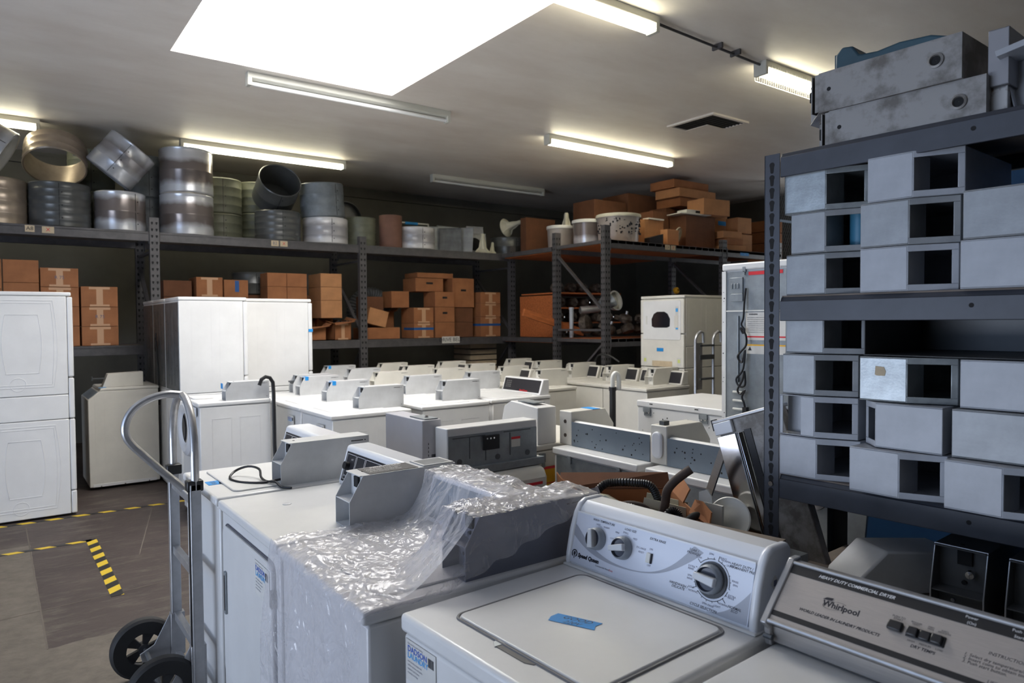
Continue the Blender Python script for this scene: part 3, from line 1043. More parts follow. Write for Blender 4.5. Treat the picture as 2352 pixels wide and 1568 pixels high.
# --- white tower on the right --------------------------------------------
t = stack('white stacked dryer with a small dark window, beside the ladder like hand truck', (6.22, 5.18, 0), 0, .66, .73, 1.93, seam=(1.10, 1.345), m=ENAMEL_W, group=None)
b = MB(); slab_front(b, .045, 1.42, .61, 1.87, -.006, 0.002, .02); d = b.build('door', ENAMEL, t, bevel=.004)
b = MB(); pts = [(.20, 1.575), (.24, 1.56), (.43, 1.56), (.47, 1.575), (.475, 1.66), (.44, 1.72), (.39, 1.745), (.28, 1.745), (.23, 1.72), (.195, 1.66)]
b.prism(pts, -.010, -.005, 'x'); b.build('door_window', GLASS, d, bevel=.004)
b = MB(); slab_front(b, .545, 1.60, .56, 1.70, -.014, -.005, .005); b.build('handle', PLW, d)
b = MB(); b.box(-.0075, .075, 1.53, -.006, .115, 1.80); st = b.build('instruction_sticker', PAPER, d, smooth=0)
b = MB(); b.box(-.009, .078, 1.74, -.0075, .112, 1.78); b.box(-.009, .078, 1.54, -.0075, .112, 1.56); b.build('blue_print', INKC, st, smooth=0)
b = MB(); b.box(-.004, .30, 1.285, 0, .40, 1.325); b.build('tape_piece', BLUE, t, smooth=0)
for y in (.04, .55):
    b = MB(); b.box(-.003, y, 1.13, 0, y + .06, 1.22); s2 = b.build('energy_sticker', PAPER, t, smooth=0)
    b = MB(); b.box(-.004, y + .012, 1.16, -.003, y + .048, 1.20); b.build('yellow_print', mat('lime_print', (.6, .65, .2), .6), s2, smooth=0)
b = MB(); b.box(-.003, .17, 1.11, 0, .47, 1.175); b.build('rating_plate', PAPERD, t, smooth=0)
t = thing('hand_truck', 'far aluminium hand truck standing against the side of the white tower', 'hand truck', (6.02, 4.86, 0), 0)
b = MB()
for x in (0, .30): b.tube([(x, 0, .05), (x, 0, 1.44), (x + .02, -.01, 1.49), (x + .06, -.02, 1.52), (x + .10, -.02, 1.51), (x + .11, -.02, 1.40)], .016, 8)
b.box(.02, -.012, .9, .10, .012, 1.40)
b.build('frame', ALU, t)
b = MB()
for z in (.35, .75, 1.0, 1.22, 1.36): b.box(.06, -.02, z, .30, .02, z + .05 if z == 1.22 else z + .02)
b.build('crossbar', GALVD, t, smooth=0)
b = MB(); b.box(0, -.2, 0, .30, 0, .012); b.build('nose_plate', ALU, t)
for x in (-.03, .30): MB().disc((x, .09, .11), .11, .04, 'x').build('wheel', RUBBER, t)

# ------------------------------------------------------------------ foreground row
def catm(pts, k=4):
    V = [Vector(p) for p in pts]; out = []
    for i in range(len(V) - 1):
        p0, p1, p2, p3 = V[max(i - 1, 0)], V[i], V[i + 1], V[min(i + 2, len(V) - 1)]
        for j in range(k):
            u = j / k
            out.append(.5 * ((2 * p1) + (p2 - p0) * u + (2 * p0 - 5 * p1 + 4 * p2 - p3) * u * u + (3 * p1 - p0 - 3 * p2 + p3) * u ** 3))
    return out + [V[-1]]

# 1 top load washer with a loose case and cord on it
t = thing('top_load_washer', 'white top load washer with loose black cord on its deck, behind the near hand truck', 'washing machine', (.72, 3.03, 0))
W, D, H = .63, .69, .93
body(t, W, D, H, ENAMEL)
b = MB(); slab_top(b, .085, .06, .53, W - .06, H - .001, H + .007, .03); l = b.build('lid', ENAMEL, t, bevel=.004)
b = MB(); b.prism([(.075, .27), (.085, .24), (.10, .235), (.10, .31), (.085, .305)], H, H + .0015, 'z'); b.build('lid_finger_notch', GALV, l, smooth=0)
co, M = console(t, .48, .66, .25, W + .08, H, .17, .05, PANELW, None, bev=.014)
b = MB(); b.M = M; b.box(.03, .025, -.001, .42, .145, .002); b.build('control_panel', mat('black_console_face', (.02, .02, .025), .3), co, smooth=0)
b = MB(); b.M = M
for x0, y0, x1, y1 in ((.04, .035, .13, .135), (.14, .035, .26, .135), (.27, .035, .41, .135)):
    b.box(x0, y0, .002, x1, y0 + .0015, .003); b.box(x0, y1, .002, x1, y1 + .0015, .003); b.box(x0, y0, .002, x0 + .0015, y1, .003); b.box(x1, y0, .002, x1 + .0015, y1, .003)
b.build('panel_outline', INKW, co, smooth=0)
meter_case(t, (.28, .045, H), 0, L=.42)
b = MB(); b.box(.03, .26, H, .085, .34, H + .0015); tp = b.build('tape_piece', BLUE, t, smooth=0)
letters([('2008', .03, 0, 0, 'CENTER')], 'writing', INK, tp, frame((.057, .30, H + .0016), (0, -1, 0), (1, 0, 0)), 0)
b = MB(); b.tube(catm([(x, y, H + z) for x, y, z in ((.30, .10, .02), (.22, .12, .012), (.15, .20, .010), (.13, .30, .012), (.17, .36, .03), (.22, .33, .05), (.25, .26, .045), (.24, .20, .02), (.24, .12, .015), (.26, .06, .02), (.27, .01, .006), (.30, -.03, .004))]), .0055, 8)
tag(b.build('power_cord', BLACK), 'loose black power cord looped on the taped white washer', 'cord').location = (.72, 3.03, 0)

# 2 dryer with a front door
t = thing('front_load_dryer', 'white dryer with rectangular front door and shop sticker, left of the bagged washer', 'dryer', (.72, 2.27, 0))
W, D, H = .73, .69, .93
body(t, W, D, H, ENAMEL)
d = door(t, W, .25, .845, ENAMEL, y0=.055, y1=.665)
sticker(t, .225, .825, .16, x=-.0055)
co, M = console(t, .50, .66, .09, W - .02, H, .17, .05, PANELW, None, bev=.014)
b = MB(); b.M = M; b.box(.03, .02, -.001, .58, .15, .002); cp = b.build('control_panel', mat('black_console_face', (.02, .02, .025), .3), co, smooth=0)
b = MB(); b.M = M
for x0, x1 in ((.04, .13), (.14, .22), (.23, .46), (.47, .57)):
    y0, y1 = .03, .14
    b.box(x0, y0, .002, x1, y0 + .0015, .003); b.box(x0, y1, .002, x1, y1 + .0015, .003); b.box(x0, y0, .002, x0 + .0015, y1, .003); b.box(x1, y0, .002, x1 + .0015, y1, .003)
b.build('panel_outline', INKW, cp, smooth=0)
b = MB(); b.M = M; b.disc((.07, .09, .002), .017, .02, 'z', 20); b.build('knob', BLACK, cp)
letters([('PERMANENT PRESS', .014, .26, .10, 'LEFT'), ('HOT', .010, .09, .12, 'LEFT'), ('SIGNAL', .011, .045, .045, 'LEFT')], 'lettering', INKW, cp, M, .0035)
cs = meter_case(t, (.255, .005, H), 0, L=.43, H=.182)
b = MB(); b.box(.335, .012, H + .1825, .53, .118, H + .1838); pl = b.build('instruction_plate', BLACK, t, smooth=0)
letters([('INSTRUCTIONS', .018, .04, -.012, 'LEFT', 0, .0004), ('1 load clothes  2 close door', .012, .01, -.03, 'LEFT'), ('3 select cycle  4 insert coins', .012, .01, -.045, 'LEFT'), ('5 push start   no refunds', .012, .01, -.06, 'LEFT'), ('do not overload this dryer', .012, .01, -.075, 'LEFT')], 'lettering', INKW, pl,
        frame((.338, .118, H + .184), (1, 0, 0), (0, 1, 0)), .0002)
b = MB(); b.box(.55, .01, H + .182, .68, .118, H + .1865); b.box(.56, .02, H + .183, .67, .108, H + .187, 1); b.build('tray_recess', [CASEM, GALVD], t, smooth=0)
b = MB(); b.lathe([(.017, 0), (.017, .002), (.012, .0035), (.001, .003)], 20); o = b.build('deck_plug', CASEM, t); o.location = (.20, .49, H)

# 3 bagged washer
t = thing('top_load_washer', 'washer hidden under the clear plastic bag, with coin case at the side', 'washing machine', (.72, 1.60, 0))
W, D, H = .655, .69, .93
body(t, W, D, H, ENAMEL, emboss=False)
lid(t, W, D, H, ENAMEL, .50)
console(t, .52, .68, .12, W - .01, H, .16, .05, PANELW, mat('grey_face', (.2, .24, .28), .35))
meter_case(t, (.31, .02, H), 0, mat('blue_grey_case_paint', (.20, .21, .26), .45, var=.1), L=.46, H=.178)


def ridge(v):
    a = abs(noise.noise(v))
    return (1 - min(1, a * 2.6)) ** 2


def edge_z(x):
    if x < 1.04: return .938 + .172 * max(0, (x - .80) / .24) ** 1.5
    return 1.110


def drape():
    nx, ny = 170, 130
    x0, x1, y0, y1 = .712, 1.505, 1.588, 2.30
    xs = np.linspace(x0, x1, nx); ys = np.linspace(y0, y1, ny)
    X, Y = np.meshgrid(xs, ys, indexing='ij')
    ob = np.full(X.shape, .936)
    ob = np.where((X > 1.03) & (X < 1.50) & (Y < 1.75), 1.112, ob)
    sl = .93 + .095 + np.clip((X - .985) / .055, 0, 1) * .095
    ob = np.where((X > 1.0) & (X <= 1.05) & (Y < 1.75), np.minimum(sl, 1.11), ob)
    ob = np.where((X > 1.255) & (X < 1.42) & (Y > 1.72) & (Y < 2.25), .93 + .172, ob)
    ob[:, 0] = [edge_z(x) for x in xs]
    z = ob.copy()
    for it in range(700):
        a = z.copy()
        a[1:-1, 1:-1] = (z[2:, 1:-1] + z[:-2, 1:-1] + z[1:-1, 2:] + z[1:-1, :-2]) / 4 - .00006
        a[-1, 1:-1] = np.maximum(ob[-1, 1:-1], a[-2, 1:-1])
        z = np.maximum(a, ob)
    return xs, ys, z


xs, ys, zz = drape()
nx, ny = len(xs), len(ys)
hang = 64


def crease(x, y, z=0.0):
    d = .0085 * ridge(Vector((x * 5 + y * 3, y * 6 - x * 2, 1.7 + z))) + .0055 * ridge(Vector((x * 13, y * 11 + x * 6, 4.0 + z)))
    return d + .0028 * ridge(Vector((x * 31, y * 28, 9 + z)))


vs = []
for i in range(-hang, nx):
    for j in range(ny):
        y = ys[j]
        ed = min(1.0, j / 10)
        if i >= 0:
            x = xs[i]; z = zz[i, j]
            e = max(0.0, 1 - (i / 14.0))
            z -= e * e * .010
            fan = math.atan2(y - 1.66, x - 1.12)
            z += .002 + (crease(x, y) + .004 * (.5 + .5 * math.sin(fan * 22 + 3 * noise.noise(Vector((x * 3, y * 3, 0)))))) * (.25 + .75 * ed)
        else:
            h = -i * .0125
            fr = min(1.0, h / .30)
            fold = .5 * noise.noise(Vector((y * 6, h * .7, 3))) + .35 * noise.noise(Vector((y * 15, h * 1.2, 8)))
            x = xs[0] - .004 - fr * (.012 + .030 * (fold + .5)) - .35 * crease(h * .5, y, 5)
            z = .931 - h
            y = y + fr * .012 * noise.noise(Vector((y * 5, h * 3, 6))) + (j / ny - .5) * .04 * fr
        vs.append((x, y, z))
fs = []
for i in range(hang + nx - 1):
    for j in range(ny - 1):
        gi = i - hang
        if gi >= 0:
            x, y = xs[gi], ys[j]
            edge = 2.285 + .012 * math.sin(x * 17) - max(0, x - 1.0) * .12
            if y > edge: continue
        a = i * ny + j
        fs.append((a, a + 1, a + ny + 1, a + ny))
b = MB(); b.add(vs, fs)
# side flap hanging from the right hand edge, its hem rising to the back
vs, fs = [], []
n = nx - 1
for i in range(n + 1):
    x = xs[i]
    u = (x - xs[0]) / (xs[-1] - xs[0])
    zt = vs_top = b.v[(hang + i) * ny][2]
    L = max(.012, zt - .934 - max(0, x - .98) * .30 + .004 * math.sin(x * 60))
    for k in range(15):
        q = k / 14
        d = L * q
        vs.append((x - .02 * q * q, 1.588 - .004 * math.sin(q * PI) - .012 * q * (.5 + noise.noise(Vector((x * 16 - d * 20, d * 6, 5)))), zt - d))
for i in range(n):
    for k in range(14):
        a = i * 15 + k
        fs.append((a, a + 1, a + 16, a + 15))
b.add(vs, fs)
bag = b.build('plastic_bag', bag_mat(), None, smooth=180)
tag(bag, 'crumpled clear plastic bag draped over a washer and its coin case', 'plastic bag')

# 4 the big white washer in front (slightly turned)
SA = R(2.7)
t = thing('top_load_washer', 'white top load washer with knobs, grey swoosh console and blue tape on its lid', 'washing machine', (.792 + .652 * math.sin(SA), 1.551 - .652 * math.cos(SA), 0), SA)
W, D, H = .652, .69, .93
b = MB(); b.box(.008, .006, .025, D, W - .006, H - .05); b.build('cabinet', ENAMEL, t, bevel=.01, seg=3)
b = MB(); b.box(0, 0, H - .046, D, W, H); b.build('top_panel', ENAMEL, t, bevel=.012, seg=4)
# lid gap as a tube coloured like its shade, and lid with front finger notch
b = MB(); pts = [(.088 + p[0], .07 + p[1]) for p in b.rrect(.44, .475, .028, 6)]
b.tube([(p[0], p[1], H + .0005) for p in pts], .0042, 6, closed=True)
b.build('lid_gap', mat('lid_gap_shadow', (.22, .215, .22), .7), t)
b = MB(); pts = [(.094 + p[0], .076 + p[1]) for p in b.rrect(.428, .463, .024, 6)]
b.prism(pts, H - .002, H + .006, 'z'); l = b.build('lid', ENAMEL, t, bevel=.005, seg=3)
b = MB(); b.prism([(.070, .255), (.080, .236), (.100, .232), (.100, .378), (.080, .374), (.070, .355)], H + .0003, H + .0015, 'z'); b.build('finger_notch', mat('notch_shadow', (.05, .05, .055), .5), t, smooth=0)  # flat dark plate, the shade inside the notch put into its colour
b = MB(); b.prism([(.066, .352), (.078, .372), (.094, .376), (.094, .350)], H + .001, H + .0025, 'z'); b.build('notch_ramp', GALV, t, smooth=0)
# blue tape on lid with writing
Mt = frame((.262, .378, H + .0068), Vector((.045, -.115, 0)), Vector((.115, .045, 0)))
b = MB(); b.M = Mt; b.prism([(.0, -.022), (.118, -.020), (.112, .0), (.121, .022), (.004, .024), (-.004, .0)], 0, .0006, 'z'); tp = b.build('tape_piece', BLUE, l, smooth=0)
letters([('GOOD', .024, .06, .010, 'CENTER', .4), ('220V', .020, .055, -.012, 'CENTER', .5)], 'writing', INK, tp, Mt, .0009)
# back ledge under the console
b = MB(); b.box(.545, .01, H, .60, W - .01, H + .008); b.build('rear_ledge', ENAMEL, t, bevel=.004)
# console body with curved front
prof = [(.556, .935), (.560, .965), (.575, 1.03), (.592, 1.078), (.608, 1.102), (.625, 1.113), (.690, 1.113), (.700, 1.100), (.700, .935)]
b = MB(); b.prism(prof, .022, W - .022, 'y'); co = b.build('console', PANELW, t, bevel=.004, seg=2)
ep = [(.550, .935), (.553, .968), (.568, 1.034), (.586, 1.083), (.604, 1.108), (.626, 1.119), (.690, 1.119), (.706, 1.105), (.706, .928), (.565, .928)]
for y0, y1 in ((.012, .034), (W - .034, W - .012)):
    b = MB(); b.prism(ep, y0, y1, 'y'); e = b.build('console_end_cap', PANELW, co, bevel=.009, seg=4)
    if y0 < .1:
        b = MB(); b.M = frame((.63, y0 - .0005, 1.035), (1, 0, 1), (-1, 0, 1)); b.box(-.013, -.013, 0, .013, .013, .0008); s2 = b.build('diamond_label', PAPER, e, smooth=0)
        b = MB(); b.M = frame((.63, y0 - .0015, 1.035), (1, 0, 0), (0, 0, 1)); b.box(-.006, -.007, 0, .006, .007, .0008); b.build('print', INKG, s2, smooth=0)
# face plate
v = Vector((.036, 0, .142)).normalized()
FM = frame((.553, W - .034, .945), (0, -1, 0), v)
PWd = W - .068
b = MB(); b.M = FM; b.box(.0, .0, -.004, PWd, .142, .0015); fp = b.build('control_panel', mat('console_face', (.66, .70, .80), .22, spec=.7), co, smooth=0)
# swoosh print
b = MB(); b.M = FM
CP = [(-.02, .10), (.0, .092), (.045, .064), (.095, .044), (.16, .033), (.235, .034), (.305, .048), (.36, .076), (.41, .118), (.43, .142)]
CT = [.030, .028, .022, .015, .007, .003, .005, .012, .024, .032]
cc = catm([(p[0], p[1], t_) for p, t_ in zip(CP, CT)], 5)
nn = []
for i, p in enumerate(cc):
    d = Vector((cc[min(i + 1, len(cc) - 1)] - cc[max(i - 1, 0)])[:2]).normalized()
    a_ = Vector((-d.y, d.x))
    nn.append((Vector(p[:2]) + a_ * p[2] * .5, Vector(p[:2]) - a_ * p[2] * .5))
def cl(p): return (min(PWd, max(0, p.x)), min(.141, max(.002, p.y)), .0017)
for (a0, b0), (a1, b1) in zip(nn, nn[1:]):
    b.add([cl(b0), cl(b1), cl(a1), cl(a0)], [(0, 1, 2, 3)])
b.build('swoosh_print', SWOOSH, fp, smooth=0)
b = MB(); b.M = FM
for i in range(14):
    u0, u1 = i / 14, (i + 1) / 14
    y0, y1 = .002 + .075 * u0 ** 2, .002 + .075 * u1 ** 2
    xa, xb = PWd - .11 + .108 * u0, PWd - .11 + .108 * u1
    b.add([(xa, .001, .0017), (xb, .001, .0017), (xb, y1, .0017), (xa, y0, .0017)], [(0, 1, 2, 3)])
b.build('swoosh_print', SWOOSH, fp, smooth=0)
b = MB(); b.M = FM
b.prism([(.0, .146), (PWd, .146), (PWd, .142), (0, .142)], -.002, .003, 'z'); b.build('panel_trim', PANELW, co, smooth=0)


def knob(u, v_, r, ang, parent, bezel=True):
    o = thing  # noqa
    b = MB(); b.M = FM @ Matrix.Translation((u, v_, .0015))
    b.lathe([(r * 1.0, 0), (r * 1.0, .006), (r * .93, .020), (r * .80, .024)], 36)
    b.lathe([(r * .80, .024), (r * .72, .015), (.001, .013)], 36, 1)
    k = b.build('knob', [KNOB, mat('dark_knob_recess', (.05, .055, .08), .35)], parent, smooth=40)
    b = MB(); b.M = FM @ Matrix.Translation((u, v_, .0015)) @ Matrix.Rotation(R(ang), 4, 'Z')
    b.prism([(-r * .30, -r * .80), (r * .30, -r * .80), (r * .22, r * .84), (-r * .22, r * .84)], .010, .036, 'z')
    b.build('knob_grip', KNOBL, k, bevel=.0025)
    return k


knob(.092, .085, .0315, 12, fp)
knob(.190, .083, .0315, 105, fp)
dl = knob(.474, .077, .036, 85, fp)
b = MB(); b.M = FM @ Matrix.Translation((.476, .076, .0016)); b.lathe([(.043, 0), (.043, .004), (.001, .004)], 40); b.build('dial_well', BLACK, fp)
b = MB(); b.M = FM @ Matrix.Translation((.476, .076, .0016))
def arc(a0, a1, r, w=.0007):
    n = max(2, int(abs(a1 - a0) / 6))
    P = [(r * math.cos(R(a0 + (a1 - a0) * i / n)), r * math.sin(R(a0 + (a1 - a0) * i / n))) for i in range(n + 1)]
    for p, q in zip(P, P[1:]):
        k1, k2 = (r - w) / r, (r + w) / r
        b.add([(p[0] * k1, p[1] * k1, .0006), (q[0] * k1, q[1] * k1, .0006), (q[0] * k2, q[1] * k2, .0006), (p[0] * k2, p[1] * k2, .0006)], [(0, 1, 2, 3), (3, 2, 1, 0)])
for a0, a1 in ((-10, 78), (88, 140), (170, 215), (225, 320), (-35, -18)): arc(a0, a1, .049)
for a in (-30, -10, 8, 25, 55, 66, 78, 92, 112, 140, 158, 172, 200, 213, 226, 245, 262, 280, 298, 316):
    L = .012 if a in (78, 140, 213, 316) else .004
    c_, s_ = math.cos(R(a)), math.sin(R(a))
    w = .0006
    b.add([(c_ * .049 - s_ * w, s_ * .049 + c_ * w, .0006), (c_ * .049 + s_ * w, s_ * .049 - c_ * w, .0006), (c_ * (.049 + L) + s_ * w, s_ * (.049 + L) - c_ * w, .0006), (c_ * (.049 + L) - s_ * w, s_ * (.049 + L) + c_ * w, .0006)], [(0, 1, 2, 3)])
b.build('dial_ticks', INK, fp, smooth=0)
small = []
for a, s_ in ((70, 'HEAVY'), (60, 'NORMAL'), (47, 'LIGHT'), (12, 'RINSE'), (4, 'SPIN'), (-22, 'EXTRA'), (-27, 'RINSE'), (-52, 'NORMAL'), (-68, 'LIGHT'), (-84, 'RINSE'), (-100, 'SPIN'), (100, 'SPIN'), (134, 'SOAK'), (164, 'EXTRA'), (170, 'RINSE'), (186, 'SPIN'), (193, 'RINSE'), (212, 'LIGHT'), (222, 'NORMAL')):
    small.append((s_, .0068, .476 + .064 * math.cos(R(a)), .076 + .060 * math.sin(R(a)), 'CENTER'))
letters(small + [('COLD', .0072, .147, .098, 'CENTER', .2), ('WARM', .0072, .118, .122, 'CENTER', .2), ('HOT', .0072, .086, .124, 'CENTER', .2), ('MINI', .0072, .160, .118, 'CENTER', .2), ('SMALL', .0072, .190, .124, 'CENTER', .2), ('MED', .0072, .225, .115, 'CENTER', .2), ('EX LARGE', .0072, .250, .097, 'CENTER', .2), ('RESET', .0072, .252, .087, 'CENTER', .2), ('ON', .0072, .283, .102, 'CENTER', .2), ('OFF', .0072, .283, .060, 'CENTER', .2)], 'small_lettering', INKG, fp, FM, .0019)
for it in [('WASH TEMPERATURE', .0085, .105, .135, 'CENTER', .2, .0001), ('LOAD SIZE', .0085, .205, .134, 'CENTER', .2, .0001), ('EXTRA RINSE', .0088, .300, .129, 'CENTER', .2, .0001),
         ('SOAK /\nPREWASH', .0088, .414, .128, 'CENTER', .2, .0001), ('HEAVY DUTY /\nPERMANENT PRE', .0086, .551, .124, 'CENTER', .2, .0001),
         ('HANDWASH /\nDELICATE', .0088, .383, .036, 'CENTER', .2, .0001), ('NORMAL\nECO', .0086, .546, .026, 'CENTER', .2, .0001), ('CYCLE SELECTION', .0092, .462, .0065, 'CENTER', .2, .0001)]: letters([it], 'lettering', INK, fp, FM, .0019)
letters([('Speed Queen', .0150, .028, .024, 'LEFT', .1, .0010)], 'brand_lettering', INK, fp, FM, .0019)
letters([('Commercial Heavy', .0068, .100, .013, 'LEFT')], 'small_print', INK, fp, FM, .0019)
letters([('Duty', .0068, .152, .013, 'LEFT')], 'red_print', INKR, fp, FM, .0019)
b = MB(); b.M = FM @ Matrix.Translation((.014, .026, .0024)); 
for r0, a0, a1 in ((.0095, -60, 240),): arc(a0, a1, r0, .0013)
b.box(-.0035, -.004, 0, .0035, .005, .0006); b.box(-.001, -.014, 0, .001, -.004, .0006); b.build('logo', INK, fp, smooth=0)
b = MB(); b.M = FM; b.box(.272, .066, .0015, .287, .092, .006); sw = b.build('rocker_switch', PLW, fp, bevel=.002)
b = MB(); b.M = FM; b.box(.288, .066, .0015, .291, .092, .0065); b.build('switch_shadow_edge', INK, sw, smooth=0)
sticker(t, W - .018, .872, .135, x=.0065)

# 5 dryer with the brushed metal console at bottom right
t = thing('front_load_dryer', 'dryer with brushed metal console lettered Heavy Duty Commercial Dryer, bottom right corner', 'dryer', (.80, .14, 0), R(2.0))
W, D, H = .74, .72, .928
body(t, W, D, H, ENAMEL)
x0 = .578
prof = [(x0 + .022, H + .006), (x0 + .022, H + .045), (x0, H + .056), (x0 + .113, H + .165), (x0 + .135, H + .165), (x0 + .14, H + .006)]
b = MB(); b.prism(prof, .0, W - .004, 'y'); co = b.build('console', STEEL, t, bevel=.003)
for y0, y1 in ((W - .006, W + .010),):
    ep = [(x0 + .014, H), (x0 + .010, H + .04), (x0 - .008, H + .056), (x0 + .112, H + .173), (x0 + .14, H + .173), (x0 + .145, H)]
    b = MB(); b.prism(ep, y0, y1, 'y'); e = b.build('console_end_cap', ALU, co, bevel=.003)
    MB().disc((x0 + .012, y0 - .004, H + .02), .006, .02, 'y', 12).build('bolt', GALVD, e)
WMx = frame((x0, W - .006, H + .056), (0, -1, 0), Vector((.113, 0, .109)))
b = MB(); b.M = WMx; b.box(.0, .0, 0, W - .006, .155, .0012); fp = b.build('control_panel', mat('brushed_face', (.50, .46, .43), .38, metal=.6, var=.08, vs=30, stretch=(30, 1, 1)), co, smooth=0)
b = MB(); b.M = WMx; b.box(.0, .128, .0012, W - .006, .150, .002); b.box(0, .020, .0012, W - .006, .032, .002); b.build('black_stripe', BLACK, fp, smooth=0)
b = MB(); b.M = WMx; b.tube([(0, .154, .002), (W - .006, .154, .002)], .004, 8); b.tube([(0, .004, .002), (W - .006, .004, .002)], .005, 8); b.build('edge_moulding', ALU, co)
letters([('HEAVY DUTY COMMERCIAL DRYER', .0100, .064, .139, 'LEFT', .35, .0002)], 'stripe_lettering', INKW, fp, WMx, .0022)
letters([('Power', .008, .350, .144, 'LEFT'), ('(On)', .008, .355, .133, 'LEFT'), ('Push to', .008, .425, .144, 'LEFT'), ('Start', .008, .43, .133, 'LEFT')], 'stripe_small_lettering', INKW, fp, WMx, .0022)
for it in [('Whirlpool', .0185, .094, .083, 'LEFT', 0, .0006), ('WORLD LEADER IN LAUNDRY PRODUCTS', .0088, .052, .053, 'LEFT', .35, .0003), ('DRY TEMPS', .0085, .278, .054, 'LEFT', .2, .0002), ('HIGH     MEDIUM     LOW', .0055, .270, .063, 'LEFT'),
         ('REGULAR\nHEAVY', .0045, .276, .100, 'CENTER'), ('PERM\nPRESS', .0045, .302, .100, 'CENTER'), ('KNITS\nDELICATES', .0045, .326, .100, 'CENTER'), ('PUSH TO\nSTART', .006, .243, .100, 'CENTER'),
         ('INSTRUCTIONS', .009, .40, .088, 'LEFT', .2), ('1. Select dry temperature/cycle.\n2. Insert coins to obtain time desired.\n3. Push start button.', .0085, .365, .066, 'LEFT', .2), ('LIFT LINT SCREEN', .0085, .41, .036, 'LEFT', .2)]: letters([it], 'lettering', INK, fp, WMx, .0014)
b = MB(); b.M = WMx @ Matrix.Translation((.12, .083, .0019)) @ Matrix.Rotation(R(12), 4, 'Z') @ Matrix.Diagonal((1, .38, 1, 1))
arc(20, 330, .024, .0006)
b.prism([(-.026, .038), (-.008, .030), (-.004, .045), (-.018, .048)], 0, .0004, 'z'); b.build('logo', INK, fp, smooth=0)
b = MB(); b.M = WMx; b.box(.229, .071, .001, .257, .091, .010); b.build('start_button', BLACK, fp, bevel=.003)
b = MB(); b.M = WMx; b.box(.264, .069, .001, .332, .091, .004); bb = b.build('button_bank', BLACK, fp, bevel=.002)
for k in range(3):
    b = MB(); b.M = WMx; b.box(.266 + k * .0215, .071, .003, .285 + k * .0215, .089, .011 if k != 1 else .008); b.build('button', mat('dark_button', (.02, .02, .022), .25), bb, bevel=.002)

# ------------------------------------------------------------------ hand truck in front
t = thing('hand_truck', 'aluminium hand truck with looped handle and black wheels in the left foreground', 'hand truck', (.66, 3.35, 0))
for y, nm in ((.22, 'rail'), (-.22, 'rail')):
    b = MB()
    b.box(-.02, y - .016, .06, .02, y + .016, .98)
    b.box(-.024, y - .019, .06, -.018, y + .019, .98)
    r_ = b.build(nm, ALU, t, bevel=.003)
    if y < 0:
        b = MB(); b.box(-.0275, y - .008, .06, -.024, y + .008, .97); b.build('black_insert', BLACK, r_, smooth=0)
def arcpts(c, r, a0, a1, n, ax):
    out = []
    for i in range(n + 1):
        a = R(a0 + (a1 - a0) * i / n)
        out.append((c[0], c[1] + r * math.cos(a), c[2] + r * math.sin(a)) if ax == 'yz' else (c[0] + r * math.cos(a), c[1], c[2] + r * math.sin(a)))
    return out
P = [(0, .22, .93)] + [(0, .22, 1.0), (0, .22, 1.10)] + [(0, .22 * math.cos(R(a)), 1.12 + .215 * math.sin(R(a))) for a in range(0, 181, 12)] + [(0, -.22, 1.10), (0, -.22, .93)]
b = MB(); b.tube(P, .0165, 12); b.build('upper_loop', ALU, t)
lp = [(0, 0, 1.335), (-.05, 0, 1.342), (-.10, 0, 1.336), (-.15, 0, 1.317), (-.19, 0, 1.288), (-.215, 0, 1.25), (-.225, 0, 1.21), (-.22, 0, 1.17), (-.20, 0, 1.135), (-.17, 0, 1.10), (-.13, 0, 1.055), (-.08, 0, 1.0), (-.03, -.01, .95), (0, -.02, .915)]
b = MB(); b.tube(catm(lp), .0165, 12); b.build('handle_loop', ALU, t)
for z in (.903, .596, .285, .10):
    b = MB(); b.box(-.014, -.205, z - .018, .014, .205, z + .018); b.build('crossbar', ALU, t, bevel=.003)
for y in (.21, -.21):
    b = MB(); b.box(-.034, y - .026, .95, .030, y + .026, .995); b.build('clamp', BLACK, t, bevel=.005)
    b = MB(); b.box(-.03, y - .02, .10, .03, y + .02, .30); b.prism([(-.03, .08), (-.15, .10), (-.16, .14), (-.10, .17), (-.03, .30)], y - .004, y + .004, 'y'); b.build('wheel_bracket', ALU, t, bevel=.002)
b = MB(); b.tube([(-.14, -.25, .14), (-.13, .27, .14)], .010, 10); b.build('axle', GALVD, t)
b = MB(); b.box(.02, -.20, 0, .085, .20, .008); b.build('nose_plate', ALU, t, smooth=0)
for y in (.27, -.20):
    b = MB(); b.M = Matrix.Translation((-.135, y - .028, .142)) @ Matrix.Rotation(-PI / 2, 4, 'X')
    y_ = 1
    b.lathe([(.075, .0), (.128, .0), (.139, .010), (.141, .028), (.139, .046), (.128, .056), (.075, .056)], 40); w_ = b.build('wheel', RUBBER, t)
    b = MB(); b.M = Matrix.Translation((-.135, y - .022, .142)) @ Matrix.Rotation(-PI / 2, 4, 'X')
    b.lathe([(.080, .0), (.074, .008), (.074, .036), (.080, .044)], 32); b.lathe([(.024, -.002), (.024, .046)], 20, cap=True)
    for k in range(5):
        o_ = b.M.copy(); b.M = o_ @ Matrix.Rotation(2 * PI * k / 5, 4, 'Z'); b.prism([(.02, -.010), (.02, .010), (.076, .026), (.076, -.026)], .012, .034, 'z'); b.M = o_
    b.build('hub', HUB, w_)

